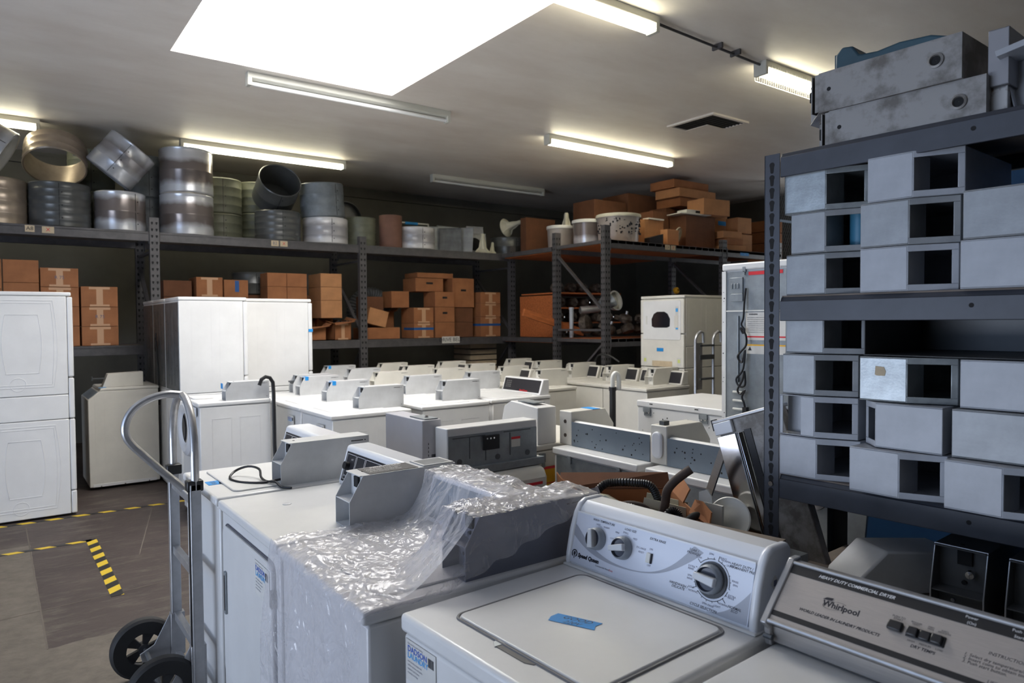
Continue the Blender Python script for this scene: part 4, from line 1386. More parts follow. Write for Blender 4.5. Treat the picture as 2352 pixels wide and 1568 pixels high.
# ------------------------------------------------------------------ machines seen from behind
# turned machine with bare console back
t = thing('top_load_washer', 'turned round washer showing the bare metal back of its console and a tall coin case', 'washing machine', (1.76, 3.70, 0), -PI / 2)
W, D, H = .68, .67, .90
body(t, W, D, H, ENAMEL_W)
b = MB(); b.box(D - .13, .07, H, D - .012, W - .03, H + .205); co = b.build('console', ENAMEL, t, bevel=.006)
b = MB(); b.box(D - .014, .075, H + .0, D - .006, W - .035, H + .165); bp = b.build('console_back', GALV, co, smooth=0)
b = MB()
x = D - .006
for y0, z0, y1, z1 in ((.10, .15, .30, .155), (.42, .155, .60, .16), (.20, .04, .205, .15), (.30, .02, .305, .13), (.46, .03, .464, .15)):
    b.box(x, y0, H + z0, x + .003, y1, H + z1)
for y0 in (.14, .38, .58): b.disc((x, y0, H + .03), .015, .003, 'x', 16)
b.build('stamped_rib', GALVD, bp, smooth=0)
b = MB(); b.box(x, .285, H + .075, x + .012, .385, H + .150); tb = b.build('terminal_block', BLACK, bp, smooth=0)
b = MB()
for k in range(3): b.disc((x + .012, .305 + k * .022, H + .135), .005, .003, 'x', 10)
b.build('terminal_screw', CHROME, tb)
b = MB(); b.box(x, .47, H + .07, x + .0015, .53, H + .125); wl = b.build('warning_label', PAPER, bp, smooth=0)
b = MB(); b.box(x + .0015, .47, H + .112, x + .002, .53, H + .125); b.build('red_band', INKR, wl, smooth=0)
b = MB(); b.box(D - .01, .05, H - .04, D + .02, W - .0, H + .0); b.build('rear_flange', GALV, t, bevel=.003)
b = MB(); b.prism([(D, .25), (D + .06, .28), (D + .075, .80), (D + .05, .845), (D, .86)], .06, W - .02, 'y'); rc = b.build('rear_cover', ENAMEL_W, t, bevel=.02, seg=4)
b = MB(); b.box(D + .073, .44, .735, D + .0765, .62, .78); wl = b.build('warning_label', PAPER, rc, smooth=0)
b = MB(); b.box(D + .076, .44, .765, D + .0775, .62, .78); b.build('red_band', INKR, wl, smooth=0)
# tall case on its deck: local x along -Y ; case long side along world y
b = MB(); b.box(.11, .0, H, .53, .115, H + .24); cs = b.build('coin_meter_case', mat('lavender_case_paint', (.50, .50, .54), .4, var=.06), t, bevel=.004)
b = MB(); b.box(.36, .02, H + .2405, .52, .10, H + .2465); b.build('lock_plate', GALV, cs, smooth=0)
b = MB(); b.disc((.47, .06, H + .247), .010, .008, 'z', 12); b.build('lock', CHROME, cs)
b = MB()
for dz, w_ in ((.11, .004), (.09, .004), (.07, .003), (.05, .003)): b.box(.530, .035, H + dz, .5308, .037 + w_ * .3, H + dz + .012)
b.build('slot', HOLE, cs, smooth=0)
b = MB()
for k in range(7): b.box(.530, .055 + k * .005, H + .045, .5312, .058 + k * .005, H + .060)
b.build('barcode', INK, cs, smooth=0)

# the machine beside it, edge with yellow guide
t = thing('top_load_washer', 'turned round washer with yellow sheet on its back and sloped coin case on top', 'washing machine', (2.46, 3.86, 0), -PI / 2)
W, D, H = .66, .70, .93
body(t, W, D, H, ENAMEL_W)
b = MB(); b.box(D + .0, .08, .52, D + .003, .19, .80); yl = b.build('energy_sheet', YEL, t, smooth=0)
b = MB(); b.box(D + .003, .08, .785, D + .0035, .19, .80); b.box(D + .003, .08, .70, D + .0035, .19, .705); b.build('red_band', INKR, yl, smooth=0)
b = MB(); b.box(D - .002, .06, .83, D + .014, .10, .88); b.box(D + .012, .07, .80, D + .02, .09, .87); b.build('hinge_bracket', GALV, t, smooth=0)
b = MB(); b.prism([(.30, H), (D - .01, H), (D - .01, H + .215), (.43, H + .235), (.36, H + .20)], .06, .20, 'y'); cs = b.build('coin_meter_case', ENAMEL, t, bevel=.004)
b = MB(); b.box(.46, .09, H + .232, .62, .17, H + .238); b.build('lock_plate', GALV, cs, smooth=0)
# console-back machines facing away to the right
for i, (x, y, hy, lab) in enumerate(((2.56, 2.42, .02, 'washer with bare grey console back, coin case end with two holes at its left'),
                                     (2.55, 1.70, .02, 'washer with bare grey console back, coin case end with long bulge at its left'))):
    W, D, H = .66, .68, .93
    t = thing('top_load_washer', lab, 'washing machine', (x + D, y + W, 0), PI, 'washers turned with their backs to the camera')
    b = MB(); b.box(.012, .006, .025, D - .004, W - .006, H - .04); b.build('cabinet', ENAMEL, t, bevel=.008)
    b = MB(); b.box(D - .006, .03, .2, D, W - .03, H - .045); bk = b.build('back_panel', GALV, t, smooth=0)
    b = MB(); b.prism([(.2, .3), (.5, .3), (.5, .6), (.35, .72), (.2, .6)], D, D + .004, 'x'); b.build('stamped_panel', GALV, bk, smooth=0)
    b = MB(); b.box(0, 0, H - .04, D + .008, W, H); tp = b.build('top_panel', ENAMEL, t, bevel=.008)
    b = MB()
    for yy in (.14, .52):
        b = MB(); b.box(D + .004, yy, H - .075, D + .012, yy + .022, H - .032); b.disc((D + .010, yy + .011, H - .05), .004, .004, 'x', 8)
        b.build('top_clip', GALV, t, smooth=0)
    b = MB(); b.prism([(D - .20, H), (D - .10, H), (D - .10, H + .13), (D - .125, H + .145), (D - .19, H + .13)], .05, W - .01, 'y'); co = b.build('console', ENAMEL, t, bevel=.006)
    b = MB(); b.box(D - .101, .052, H + .002, D - .096, W - .012, H + .138); cb = b.build('console_back', mat('blue_grey_sheet', (.20, .245, .30), .4, metal=.3, var=.1), co, smooth=0)
    r = random.Random(40 + i); b = MB()
    for _ in range(26): b.disc((D - .096, r.choice((r.uniform(.45, .62), r.uniform(.07, .2), r.uniform(.2, .45))), H + r.uniform(.015, .12)), r.choice((.003, .0035, .005)), .001, 'x', 8)
    b.build('screw_hole', HOLE, cb, smooth=0)['kind'] = 'stuff'
    b = MB(); b.box(.20, W + .0, H + .01, D - .085, W + .0, H + .19) if 0 else None
    # coin case at the left (world +y is local y=0 side)
    y0, y1 = -.06, .045
    b = MB(); b.prism([(.24, H), (D - .10, H), (D - .10, H + .195), (.31, H + .195), (.24, H + .10)], y0, y1, 'y'); cs = b.build('coin_meter_case', ENAMEL_W, t, bevel=.005)
    if i == 0:
        b = MB()
        for dz in (.055, .135): b.disc((D - .101, (y0 + y1) / 2, H + dz), .011, .004, 'x', 16)
        b.build('lock_hole', RUSTY, cs)
        b = MB(); b.box(.36, y0 - .002, H + .135, .40, y0, H + .196); b.box(.35, y0 - .001, H + .195, .41, y1, H + .197); b.build('tape_piece', BLUE, cs, smooth=0)
    else:
        b = MB(); slab_front(b, y0 + .02, H + .03, y1 - .02, H + .165, D - .10, D - .08, .03); b.build('case_bulge', PANELW, cs, bevel=.010, seg=4)
        b = MB(); b.box(D - .16, y0 + .04, H + .195, D - .12, y0 + .07, H + .215); b.build('latch', GALVD, cs, smooth=0)

# dryer with white flat top and brackets
t = thing('front_load_dryer', 'large white dryer turned round, slotted back edge with metal brackets, beside the tall bare back', 'dryer', (3.56 + .70, 3.38, 0), PI)
W, D, H = .72, .70, 1.10
b = MB(); b.box(.01, .006, .025, D - .006, W - .006, H - .045); b.build('cabinet', ENAMEL, t, bevel=.006)
b = MB(); b.box(0, 0, H - .045, D, W, H); b.build('top_panel', ENAMEL, t, bevel=.008)
b = MB()
for y in (.12, .50): b.box(D, y, H - .022, D + .001, y + .028, H - .015)
r = random.Random(5)
for _ in range(20): b.disc((D - .006, r.uniform(.04, .66), r.uniform(.8, H - .07)), r.choice((.003, .005)), .001, 'x', 8)
b.disc((D - .006, .27, .955), .012, .001, 'x', 14); b.disc((D - .006, .32, .948), .012, .001, 'x', 14)
b.build('slot_hole', HOLE, t, smooth=0)
for y in (.07, .54):
    b = MB(); b.box(D - .004, y, H - .075, D + .010, y + .06, H - .045); b.box(D - .004, y, H - .10, D + .001, y + .06, H - .06)
    for dy in (.015, .045): b.disc((D + .002, y + dy, H - .08), .004, .002, 'x', 8, 1)
    b.build('bracket', [GALV, CHROME], t, smooth=0)
# tall bare-backed stack
t = thing('stacked_dryer', 'tall dryer stack with bare galvanised back and hanging black cord, behind the shelving post', 'stacked dryer', (3.52 + .72, 2.64, 0), PI, None)
W, D, H = .70, .72, 1.98
b = MB(); b.box(.01, .004, .02, D - .008, W - .004, H - .04); b.build('cabinet', ENAMEL, t, bevel=.005)
b = MB(); b.box(0, 0, H - .042, D + .006, W, H); b.build('top_panel', ENAMEL, t, bevel=.010, seg=3)
for y in (.0, W - .028):
    b = MB(); b.box(D - .01, y, .02, D + .004, y + .028, H - .045)
    r = random.Random(9)
    for _ in range(22): b.disc((D + .004, y + .014 + r.uniform(-.006, .006), r.uniform(.5, 1.9)), r.choice((.0025, .004)), .001, 'x', 8, 1)
    b.build('corner_post', [ENAMEL, HOLE], t, smooth=0)
b = MB(); b.box(D - .012, .03, 1.70, D - .004, W - .03, 1.93); up = b.build('upper_back_panel', GALV, t, smooth=0)
b = MB(); b.box(D - .012, .03, .05, D + .0, W - .03, 1.70); lo_ = b.build('lower_back_panel', GALV, t, smooth=0)
b = MB(); b.box(D - .004, .03, 1.695, D + .004, W - .03, 1.703); b.build('white_seam', PLW, t, smooth=0)
b = MB(); b.box(D - .004, .055, 1.80, D + .006, .145, 1.895); b.box(D - .004, .065, 1.755, D + .006, .145, 1.80)
for k in range(3): b.box(D + .006, .068 + k * .022, 1.83, D + .011, .078 + k * .022, 1.86)
b.build('terminal_cover', GALV, up, bevel=.002)
b = MB(); b.box(D - .004, .145, 1.925, D + .008, .165, 1.955); b.box(D + .004, .15, 1.905, D + .008, .16, 1.93); b.build('top_clip', GALV, t, smooth=0)
b = MB(); b.box(D - .003, .18, 1.905, D - .0015, .40, 1.925); b.build('red_label', INKR, up, smooth=0)
b = MB(); b.box(D, .165, 1.53, D + .0012, .42, 1.69); pl = b.build('wiring_label', PAPER, lo_, smooth=0)
b = MB(); b.box(D + .0012, .165, 1.545, D + .002, .42, 1.553); b.build('red_band', INKR, pl, smooth=0)
letters([('WARNING', .012, .02, -.012, 'LEFT', 0, .0003)] + [('read all instructions before use and service', .007, .01, -.03 - .012 * k, 'LEFT') for k in range(8)], 'lettering', INK, pl, frame((D + .0014, .165, 1.69), (0, 1, 0), (0, 0, 1)))
b = MB(); b.box(D, .17, 1.45, D + .0012, .42, 1.505); pl = b.build('caution_label', PAPER, lo_, smooth=0)
b = MB(); b.box(D + .0012, .17, 1.497, D + .002, .42, 1.505); b.build('yellow_band', YEL, pl, smooth=0)
b = MB(); b.prism([(.18, 1.47), (.205, 1.47), (.1925, 1.492)], D + .0012, D + .002, 'x'); b.build('warning_symbol', INK, pl, smooth=0)
b = MB()
for k in range(5): b.box(D, .08, 1.215 - k * .05, D + .012, .16, 1.228 - k * .05)
b.build('louvre', PLW, lo_, bevel=.003)
b = MB(); b.tube([(D + .006, .115, 1.67), (D + .006, .115, 1.28)], .006, 8); b.build('rib', GALV, lo_)
b = MB(); b.disc((D - .0, .40, 1.10), .06, .006, 'x', 28); b.build('vent_hole', HOLE, lo_)
pts = [(D + .01, .17, 1.83), (D + .02, .168, 1.75), (D + .025, .165, 1.66), (D + .03, .155, 1.62), (D + .03, .175, 1.59), (D + .03, .165, 1.57), (D + .03, .15, 1.60), (D + .03, .185, 1.56), (D + .035, .19, 1.50), (D + .03, .15, 1.46), (D + .03, .13, 1.43), (D + .03, .16, 1.40), (D + .03, .18, 1.47), (D + .035, .175, 1.38),
       (D + .03, .155, 1.34), (D + .03, .12, 1.30), (D + .03, .14, 1.26), (D + .03, .18, 1.27), (D + .03, .175, 1.35), (D + .03, .165, 1.30), (D + .03, .13, 1.24), (D + .03, .15, 1.215), (D + .03, .18, 1.24), (D + .03, .16, 1.20), (D + .03, .175, 1.16), (D + .025, .178, 1.13)]
b = MB(); b.tube(catm(pts, 5), .006, 6); b.box(D + .01, .165, 1.10, D + .035, .192, 1.14); b.build('power_cord', BLACK, t)

# black standpipe with a white hook
t = thing('drain_standpipe', 'black pipe with a white hooked end standing beside the slotted white dryer', 'pipe', (3.42, 3.47, 0))
b = MB(); b.tube([(0, 0, 0), (.0, 0, 1.17)], .022, 14); b.tube([(0, 0, 1.165), (0, 0, 1.19)], .026, 14); b.build('pipe', BLACK, t)
b = MB(); b.tube(catm([(0, 0, 1.15), (0, 0, 1.22), (.003, 0, 1.262), (.02, -.008, 1.285), (.038, -.016, 1.27), (.042, -.018, 1.22), (.042, -.018, 1.17)]), .016, 12); b.build('hook', PLW, t)
b = MB(); b.M = Matrix.Translation((-.075, .03, .93)); b.lathe([(.012, 0), (.012, .035), (.030, .05), (.034, .07), (.022, .085), (.001, .088)], 18)
b.M = Matrix.Identity(4); b.tube([(-.075, .03, 0), (-.075, .03, .95)], .010, 8); b.build('white_cap', PLW, t)

# ------------------------------------------------------------------ front right shelving
AZ = R(-87.4)
SH = (1.93, 1.24)
sh = thing('boltless_shelving', 'slate blue perforated shelving unit in the right foreground full of metal cases', 'shelving', (*SH, 0), AZ)


def S2W(u, v, z=0.0):
    a = R(2.6)
    return (SH[0] + u * math.sin(a) + v * math.cos(a), SH[1] - u * math.cos(a) + v * math.sin(a), z)


def post(x0, y0, flip=1, dy=1):
    b = MB(); x1 = x0 + .05 * 1
    b.box(x0, y0, 0, x0 + .05, y0 + .003 * dy, 2.153)
    xs_ = x0 if flip > 0 else x0 + .047
    b.box(xs_, y0, 0, xs_ + .003, y0 + .045 * dy, 2.153)
    z = .08
    cx = x0 + .025
    yy = (y0 - .0006, y0 + .0002) if dy > 0 else (y0 - .0002, y0 + .0006)
    k = 0
    while z < 2.14:
        pts = [(cx + .0085 * math.cos(R(a)), z + .0085 * math.sin(R(a))) for a in range(-40, 221, 20)] + [(cx - .005, z - .022), (cx - .003, z - .025), (cx + .003, z - .025), (cx + .005, z - .022)]
        b.prism(pts, yy[0], yy[1], 'y', 1)
        if flip > 0 and dy > 0:
            b.prism([(y0 + .025 + (p[0] - cx), p[1]) for p in pts], xs_ - .0006, xs_ + .0002, 'x', 1)
        z += .0385
        k += 1
    return b.build('post', [SHELF, HOLE], sh, smooth=0)


for x in (-.05, 1.17): post(x, 0, 1 if x < 0 else -1); post(x, .45, 1 if x < 0 else -1, -1)
for zt in (2.153, 1.717, 1.172, .86):
    for y0, y1 in ((.003, .012), (.438, .447)):
        b = MB(); b.box(0, y0, zt - .073, 1.17, y1, zt - .012); b.prism([(y0, zt - .02), (y0 + .010, zt), (y1 + .006, zt), (y1 + .006, zt - .02)], 0, 1.17, 'x')
        o = b.build('beam', SHELF, sh, bevel=.002)
        if y0 < .1:
            b = MB(); b.disc((.515, y0 - .0005, zt - .036), .006, .001, 'y', 12); b.build('beam_hole', HOLE, o, smooth=0)
    for x in (.0, 1.166):
        b = MB(); b.box(x, .01, zt - .05, x + .004, .44, zt - .012); b.build('side_rail', SHELF, sh, smooth=0)
    b = MB(); b.box(.002, .014, zt - .030 if zt > 2 else zt - .008, 1.168, .44, zt - .018 if zt > 2 else zt + .004); b.build('shelf_board', WOODG, sh, smooth=0)
b = MB()
for z in (1.102, 1.105): b.disc((-.025, -.004, 1.14), .0075, .005, 'y', 14)
b.build('bolt', CHROME, sh)


def lying_case(name, label, u, z, v=0.0, a=.12, bx=.108, by=.045, L=.40, T=.121, m=None, rev=False, rz=0.0, openl=False, openf=False, group='metal coin cases on the shelving'):
    o = S2W(u, v, z)
    w = a + bx
    b = MB()
    if rev: b.M = Matrix.Translation((w, 0, 0)) @ Matrix.Diagonal((-1, 1, 1, 1))
    t = .003
    poly = [(0, 0), (a, 0), (w, by), (w, L), (0, L)]
    if openf:
        poly = [(0, 0), (w, 0), (w, L), (0, L)]
    b.prism(poly, 0, t, 'z'); b.prism(poly, T - t, T, 'z')
    b.box(w - t, (0 if openf else by), t, w, L, T - t)
    b.box(0, L - t, t, w, L, T - t)
    if not openl: b.box(0, t, t, t, L - t, T - t)
    else:
        b.box(0, .05, t, t, L, T - t); b.box(0, 0, t, .012, t, T - t); b.box(0, .05, t, a, .053, T - t)
    if not openf:
        if openl: b.box(a * .62, 0, t, a, t, T - t); b.box(.0, .0, t, .008, t, T - t)
        else: b.box(0, 0, t, a, t, T - t)
        LB = math.hypot(bx, by)
        M0 = b.M.copy()
        b.M = M0 @ Matrix.Translation((a, 0, 0)) @ Matrix.Rotation(math.atan2(by, bx), 4, 'Z')
        b.box(0, 0, 0, LB, t, .017); b.box(0, 0, T - .017, LB, t, T); b.box(LB - .016, 0, .017, LB, t, T - .017); b.box(0, 0, .017, .004, t, T - .017)
        b.M = M0
        b.box(a - .001, .002, t, a + .002, .11, T - t)
    if rev:
        b.f = [f[::-1] for f in b.f]
    ob = b.build(name, m or CASES, None, bevel=.0022, seg=2, smooth=40)
    ob.location = o
    ob.rotation_euler = (0, 0, AZ + rz)
    tag(ob, label, 'coin case', group)
    return ob


Z1, Z2, PT_ = 1.7215, 1.1765, .1225
C1 = CASES
C2 = mat('white_case_paint', (.43, .45, .49), .38, var=.14, vs=9.0, bump=.03, bs=100)
C3 = mat('speckled_case_paint', (.38, .41, .42), .32, metal=.35, var=.25, vs=22.0, bump=.05, bs=150)
lying_case('coin_case', 'grey coin case, upper bay, left column, bottom', .012, Z1, .02, m=C1, rz=R(1))
lying_case('coin_case', 'grey coin case, upper bay, left column, middle, blue can seen inside', .030, Z1 + PT_, .015, m=C1, a=.105)
lying_case('coin_case', 'smooth grey coin case, upper bay, left column, top', -.0 + .005, Z1 + 2 * PT_, .02, m=C3, a=.128)
lying_case('coin_case', 'grey coin case, upper bay, middle column, bottom', .243, Z1, .0, m=C2, a=.122)
lying_case('coin_case', 'grey coin case, upper bay, middle column, middle, two scuffs', .243, Z1 + PT_, .0, m=C1, a=.125)
lying_case('coin_case', 'grey coin case with open left end, upper bay, middle column, top', .262, Z1 + 2 * PT_, .0, m=C2, a=.115)
lying_case('coin_case', 'plain fronted grey coin case, upper bay, right column, bottom', .492, Z1, -.005, m=C2, a=.155)
lying_case('coin_case', 'plain fronted grey coin case, upper bay, right column, top', .497, Z1 + PT_, -.005, m=C1, a=.155)
PB = .1235
lying_case('coin_case', 'white coin case with dirty opening, lower bay, left column, bottom', .004, Z2, .0, m=C2, a=.115)
lying_case('coin_case', 'white coin case with cut away left front, lower bay, left column, second from bottom', .002, Z2 + PB, .0, m=C2, a=.11, openl=True)
lying_case('coin_case', 'grey coin case, lower bay, left column, third from bottom', .010, Z2 + 2 * PB, .005, m=C1, a=.10)
lying_case('coin_case', 'grey coin case partly behind the middle beam, lower bay, left column, top', .014, Z2 + 3 * PB, .018, m=C1, a=.115)
lying_case('coin_case', 'white coin case standing forward, lower bay, middle column, bottom', .238, Z2, -.045, m=C2, a=.13, bx=.10, rz=R(-2))
lying_case('coin_case', 'white coin case turned the other way, lower bay, middle column, second from bottom', .247, Z2 + PB, -.022, m=C2, a=.165, bx=.05, by=.055, rev=True)
lying_case('coin_case', 'speckled coin case with a small sticker, lower bay, middle column, third from bottom', .244, Z2 + 2 * PB, .0, m=C3, a=.122)
lying_case('coin_case', 'dark open coin case with hollow side out, lower bay, middle column, top', .246, Z2 + 3 * PB, .018, a=.2, bx=.35, by=0, m=CASED, openf=True)
lying_case('coin_case', 'white coin case, lower bay, right column, bottom', .478, Z2, -.055, m=C2, a=.125, rz=R(-2))
lying_case('coin_case', 'grey coin case with doubled left edge, lower bay, right column, second from bottom', .482, Z2 + PB, -.02, m=C1, a=.165)
lying_case('coin_case', 'white coin case, lower bay, right column, third from bottom', .493, Z2 + 2 * PB, .0, m=C2, a=.15)
o = S2W(.285, -.001, Z2 + 2 * PB + .07)
b = MB(); b.M = frame((0, 0, 0), (1, 0, 0), (0, 0, 1)); b.prism([(0, .003), (.004, 0), (.026, 0), (.029, .012), (.024, .024), (.002, .026)], 0, .0006, 'z')
st = b.build('paper_sticker', PAPERD, bpy.data.objects['coin_case.0%d' % 14] if 'coin_case.014' in bpy.data.objects else None, smooth=0)
st.location = (.041, -.0004, .07)
# round blue can inside the left column
b = MB(); b.lathe([(.03, 0), (.03, .11)], 20, cap=True)
ob = b.build('blue_can', mat('blue_can_paint', (.05, .20, .32), .4)); ob.location = S2W(.19, .12, Z1 + PT_ + .0035); tag(ob, 'blue can inside the middle coin case of the left column', 'can')


def top_case(label, u, v, z, rz, m, L=.42, hole=True, W=.115, H=.185):
    t = thing('coin_case', label, 'coin case', S2W(u, v, z), AZ + rz, 'scuffed cases on top of the shelving')
    b = MB(); b.M = Matrix.Rotation(PI / 2, 4, 'X')
    case_mesh(b, L=L, W=W, H=H, h1=.08, s_=.085)
    b.build('case', [m, HOLE, CHROME], t, bevel=.0015)
    if hole:
        b = MB(); b.M = Matrix.Translation((L - .06, -H - .0005, W * .52)) @ Matrix.Rotation(PI / 2, 4, 'X')
        b.lathe([(.019, -.004), (.019, .004), (.014, .006), (.012, .002), (.012, -.003)], 24); r_ = b.build('hole_rim', m, t)
        b = MB(); b.M = Matrix.Translation((L - .06, -H - .0009, W * .52)) @ Matrix.Rotation(PI / 2, 4, 'X'); b.lathe([(.0125, 0), (.001, .0005)], 20); b.build('hole', HOLE, r_, smooth=0)
    return t


top_case('long scuffed grey case with a round hole, upper of two on the shelving top', .030, .21, 2.251, R(-1.5), CASEO, L=.46)
top_case('long scuffed grey case with a round hole, lower of two on the shelving top', .055, .21, 2.1355, 0, CASEO, L=.48)
t = thing('coin_case', 'pale case with rusty edge standing right of the scuffed pair on the shelving top', 'coin case', S2W(.530, .05, 2.1355), AZ, 'scuffed cases on top of the shelving')
pale = mat('pale_case_paint', (.27, .27, .29), .4, col2=(.13, .10, .08), vs=12, vdist=(.3, .4))
b = MB(); b.box(0, 0, .085, .045, .004, .225); b.box(.041, 0, .085, .045, .30, .225); b.box(0, .296, .085, .045, .30, .225); b.box(-.0, 0, .221, .045, .3, .225); b.box(0, 0, .085, .045, .3, .089); b.build('case', pale, t, bevel=.0015)
b = MB(); b.box(-.012, .01, 0, .04, .014, .084); b.box(.036, .01, 0, .04, .29, .084); b.box(-.012, .01, .080, .04, .29, .084); b.build('base', mat('rust_edged_paint', (.42, .42, .42), .45, col2=(.12, .06, .03), vs=20, vdist=(.35, .45)), t, smooth=0)
t = thing('coin_case', 'light open ended case on the shelving top at the right edge of view', 'coin case', S2W(.588, .02, 2.1355), AZ + R(4), 'scuffed cases on top of the shelving')
b = MB(); b.M = Matrix.Rotation(R(-12), 4, 'Y')
b.box(0, .06, .0, .003, .3, .16); b.box(0, 0, 0, .35, .3, .014); b.box(0, 0, .15, .35, .3, .165); b.box(0, .297, 0, .35, .3, .16); b.box(.0, .10, .012, .35, .103, .15); b.build('case', C2, t, bevel=.003)
t = thing('teal_housing', 'dark teal curved plastic housing behind the scuffed cases on the shelving top', 'plastic housing', S2W(.12, .10, 2.367), AZ)
b = MB(); pr = [(.0, .0), (.0, .065), (.02, .085), (.05, .08), (.07, .05), (.12, .045), (.18, .052), (.26, .046), (.33, .02), (.33, 0)]
b.prism(pr, 0, .10, 'y'); b.build('shell', TEAL, t, bevel=.006, seg=3)
b = MB()
for k in range(6): b.box(-.006, .01 + k * .016, .01, .0, .016 + k * .016, .07)
b.build('rib', TEAL, t, smooth=0)

# under the shelving
def low_case(label, loc, rz, m, L=.34, dark=False):
    t = thing('coin_case', label, 'coin case', loc, rz, 'coin cases under the shelving')
    case_mesh(MB(), L=L, W=.125, H=.185, h1=.07, s_=.03).build('case', [m, HOLE, CHROME], t, smooth=0)
    if dark:
        b = MB(); b.tube([(.0, .0015, .0), (.0, .0015, .07), (.03, .0015, .185), (.03, .1235, .185), (0, .1235, .07), (0, .1235, 0)], .0022, 6); b.build('bright_rim', ALU, t)
        b = MB(); b.M = Matrix.Translation((.045, .045, .115)) @ Matrix.Rotation(-PI / 2, 4, 'Y'); b.lathe([(.012, 0), (.010, .008), (.001, .010)], 14); b.build('lock', CHROME, t)
    return t


low_case('black coin case with bright rim and lock, standing under the shelving', (1.985, .700, .866), R(2.6), CASED, dark=True)
low_case('black coin case with bright rim at the right edge, under the shelving', (1.99, .53, .866), R(2.6), CASED, dark=True)
t = thing('coin_case', 'light metal case lying at an angle under the shelving, left of the black one', 'coin case', (1.955, 1.005, .866), R(-28), 'coin cases under the shelving')
b = MB(); b.prism([(-.04, 0), (.30, 0), (.30, .115), (.07, .128), (-.02, .05)], -.03, .11, 'y'); b.build('case', CASEM, t, bevel=.006)
b = MB(); b.box(-.062, .02, .012, -.059, .13, .04); b.build('paper_label', PAPERD, t, smooth=0)
t = thing('galvanised_panel', 'galvanised sheet with a round flange leaning under the shelving', 'metal panel', (2.56, 1.52, .80), 0, None, rot=(0, R(8), R(-6)))
b = MB(); b.box(0, -.24, -.9, .01, .0, .27); b.box(0, -.24, .25, .03, 0, .27); b.build('sheet', GALV, t, bevel=.002)
b = MB(); b.M = Matrix.Translation((-.001, -.03, .15)) @ Matrix.Rotation(-PI / 2, 4, 'Y'); b.lathe([(.045, 0), (.045, .004), (.024, .006), (.022, .035), (.016, .038), (.001, .03)], 28); b.build('flange', ALU, t)
# leaning chrome edged panel
t = thing('leaning_door_panel', 'scuffed grey panel with chrome edge leaning beside the shelving post', 'door panel', (2.12, 1.615, 1.275), 0, None, rot=(R(-18.5), 0, 0))
b = MB(); b.box(0, -.27, -.60, .035, 0, 0); b.build('panel', CASEO, t, bevel=.003)
b = MB(); b.box(-.012, -.27, -.006, .05, .012, .006); b.build('top_rim', ALU, t, bevel=.003)
b = MB(); b.prism([(-.014, .004), (-.006, -.07), (.0, -.07), (.0, .006)], -.59, -.055, 'z'); b.prism([(-.006, -.075), (-.016, -.09), (-.006, -.105), (.0, -.105), (.0, -.075)], -.59, -.055, 'z'); b.build('chrome_edge', CHROME, t, bevel=.002)
b = MB(); b.box(-.003, -.135, -.59, .0, -.108, -.05); b.build('dark_gap', BLACK, t, smooth=0)
b = MB(); b.box(-.016, -.07, -.05, .0, .008, -.006); b.build('corner_cap', PANELW, t, bevel=.003)
b = MB(); b.box(-.006, .002, -.03, .01, .02, .01); b.build('black_gasket', BLACK, t, smooth=0)
b = MB(); b.box(0, 0, .0, .01, .032, 1.22)
tag(b.build('steel_strip', STEEL, smooth=0), 'narrow steel strip standing behind the leaning grey panel', 'metal strip')
bpy.data.objects['steel_strip'].location = (2.30, 2.13, .0); bpy.data.objects['steel_strip'].rotation_euler = (R(20.5), 0, 0)
t = thing('timber_board', 'dark weathered board behind the big washer console, beside the leaning panel', 'board', (1.72, 1.28, .98), R(-80))
b = MB(); b.box(-.12, 0, 0, .14, .10, .028); b.build('board', WOODG, t, smooth=0)
b = MB(); b.box(1.70, 1.10, 0, 1.86, 1.34, .979)
tag(b.build('grey_crate', GALVD, smooth=0), 'dark crate hidden behind the big washer, under the weathered board', 'crate')

# ------------------------------------------------------------------ carton of hoses
t = thing('open_carton', 'torn open cardboard carton full of hoses behind the big washer console', 'cardboard box', (1.83, 1.72, 0), R(3))
zt = 1.0
t.location = (0, 0, 0); t.rotation_euler = (0, 0, 0)
cL, cF, cR, cN = (1.74, 2.06), (2.08, 1.80), (1.86, 1.44), (1.70, 1.53)
b = MB(); b.prism([cL, cF, cR, cN], 0, .66, 'z')
def wall(p, q, z0, z1a, z1b, th=.006):
    d = (Vector(q) - Vector(p)).normalized(); n = Vector((-d.y, d.x)) * th
    b.add([(*p, z0), (*q, z0), (*q, z1b), (*p, z1a), (p[0] + n.x, p[1] + n.y, z0), (q[0] + n.x, q[1] + n.y, z0), (q[0] + n.x, q[1] + n.y, z1b), (p[0] + n.x, p[1] + n.y, z1a)],
          [(0, 1, 2, 3), (7, 6, 5, 4), (0, 4, 5, 1), (1, 5, 6, 2), (2, 6, 7, 3), (3, 7, 4, 0)])
wall(cF, cL, .66, 1.0, 1.0); wall(cR, cF, .66, .98, 1.0); wall(cN, cR, .66, .96, .97); wall(cL, cN, .66, .99, .96)
b.build('box', CARD, t, smooth=0)
def flap(pts, m=CARD, th=.005):
    b = MB()
    v = [Vector(p) for p in pts]; n = (v[1] - v[0]).cross(v[2] - v[0]).normalized() * th
    k = len(v)
    b.add([tuple(p) for p in v] + [tuple(p + n) for p in v], [tuple(range(k))[::-1], tuple(range(k, 2 * k))] + [(i, (i + 1) % k, k + (i + 1) % k, k + i) for i in range(k)])
    return b.build('flap', m, t, smooth=0)
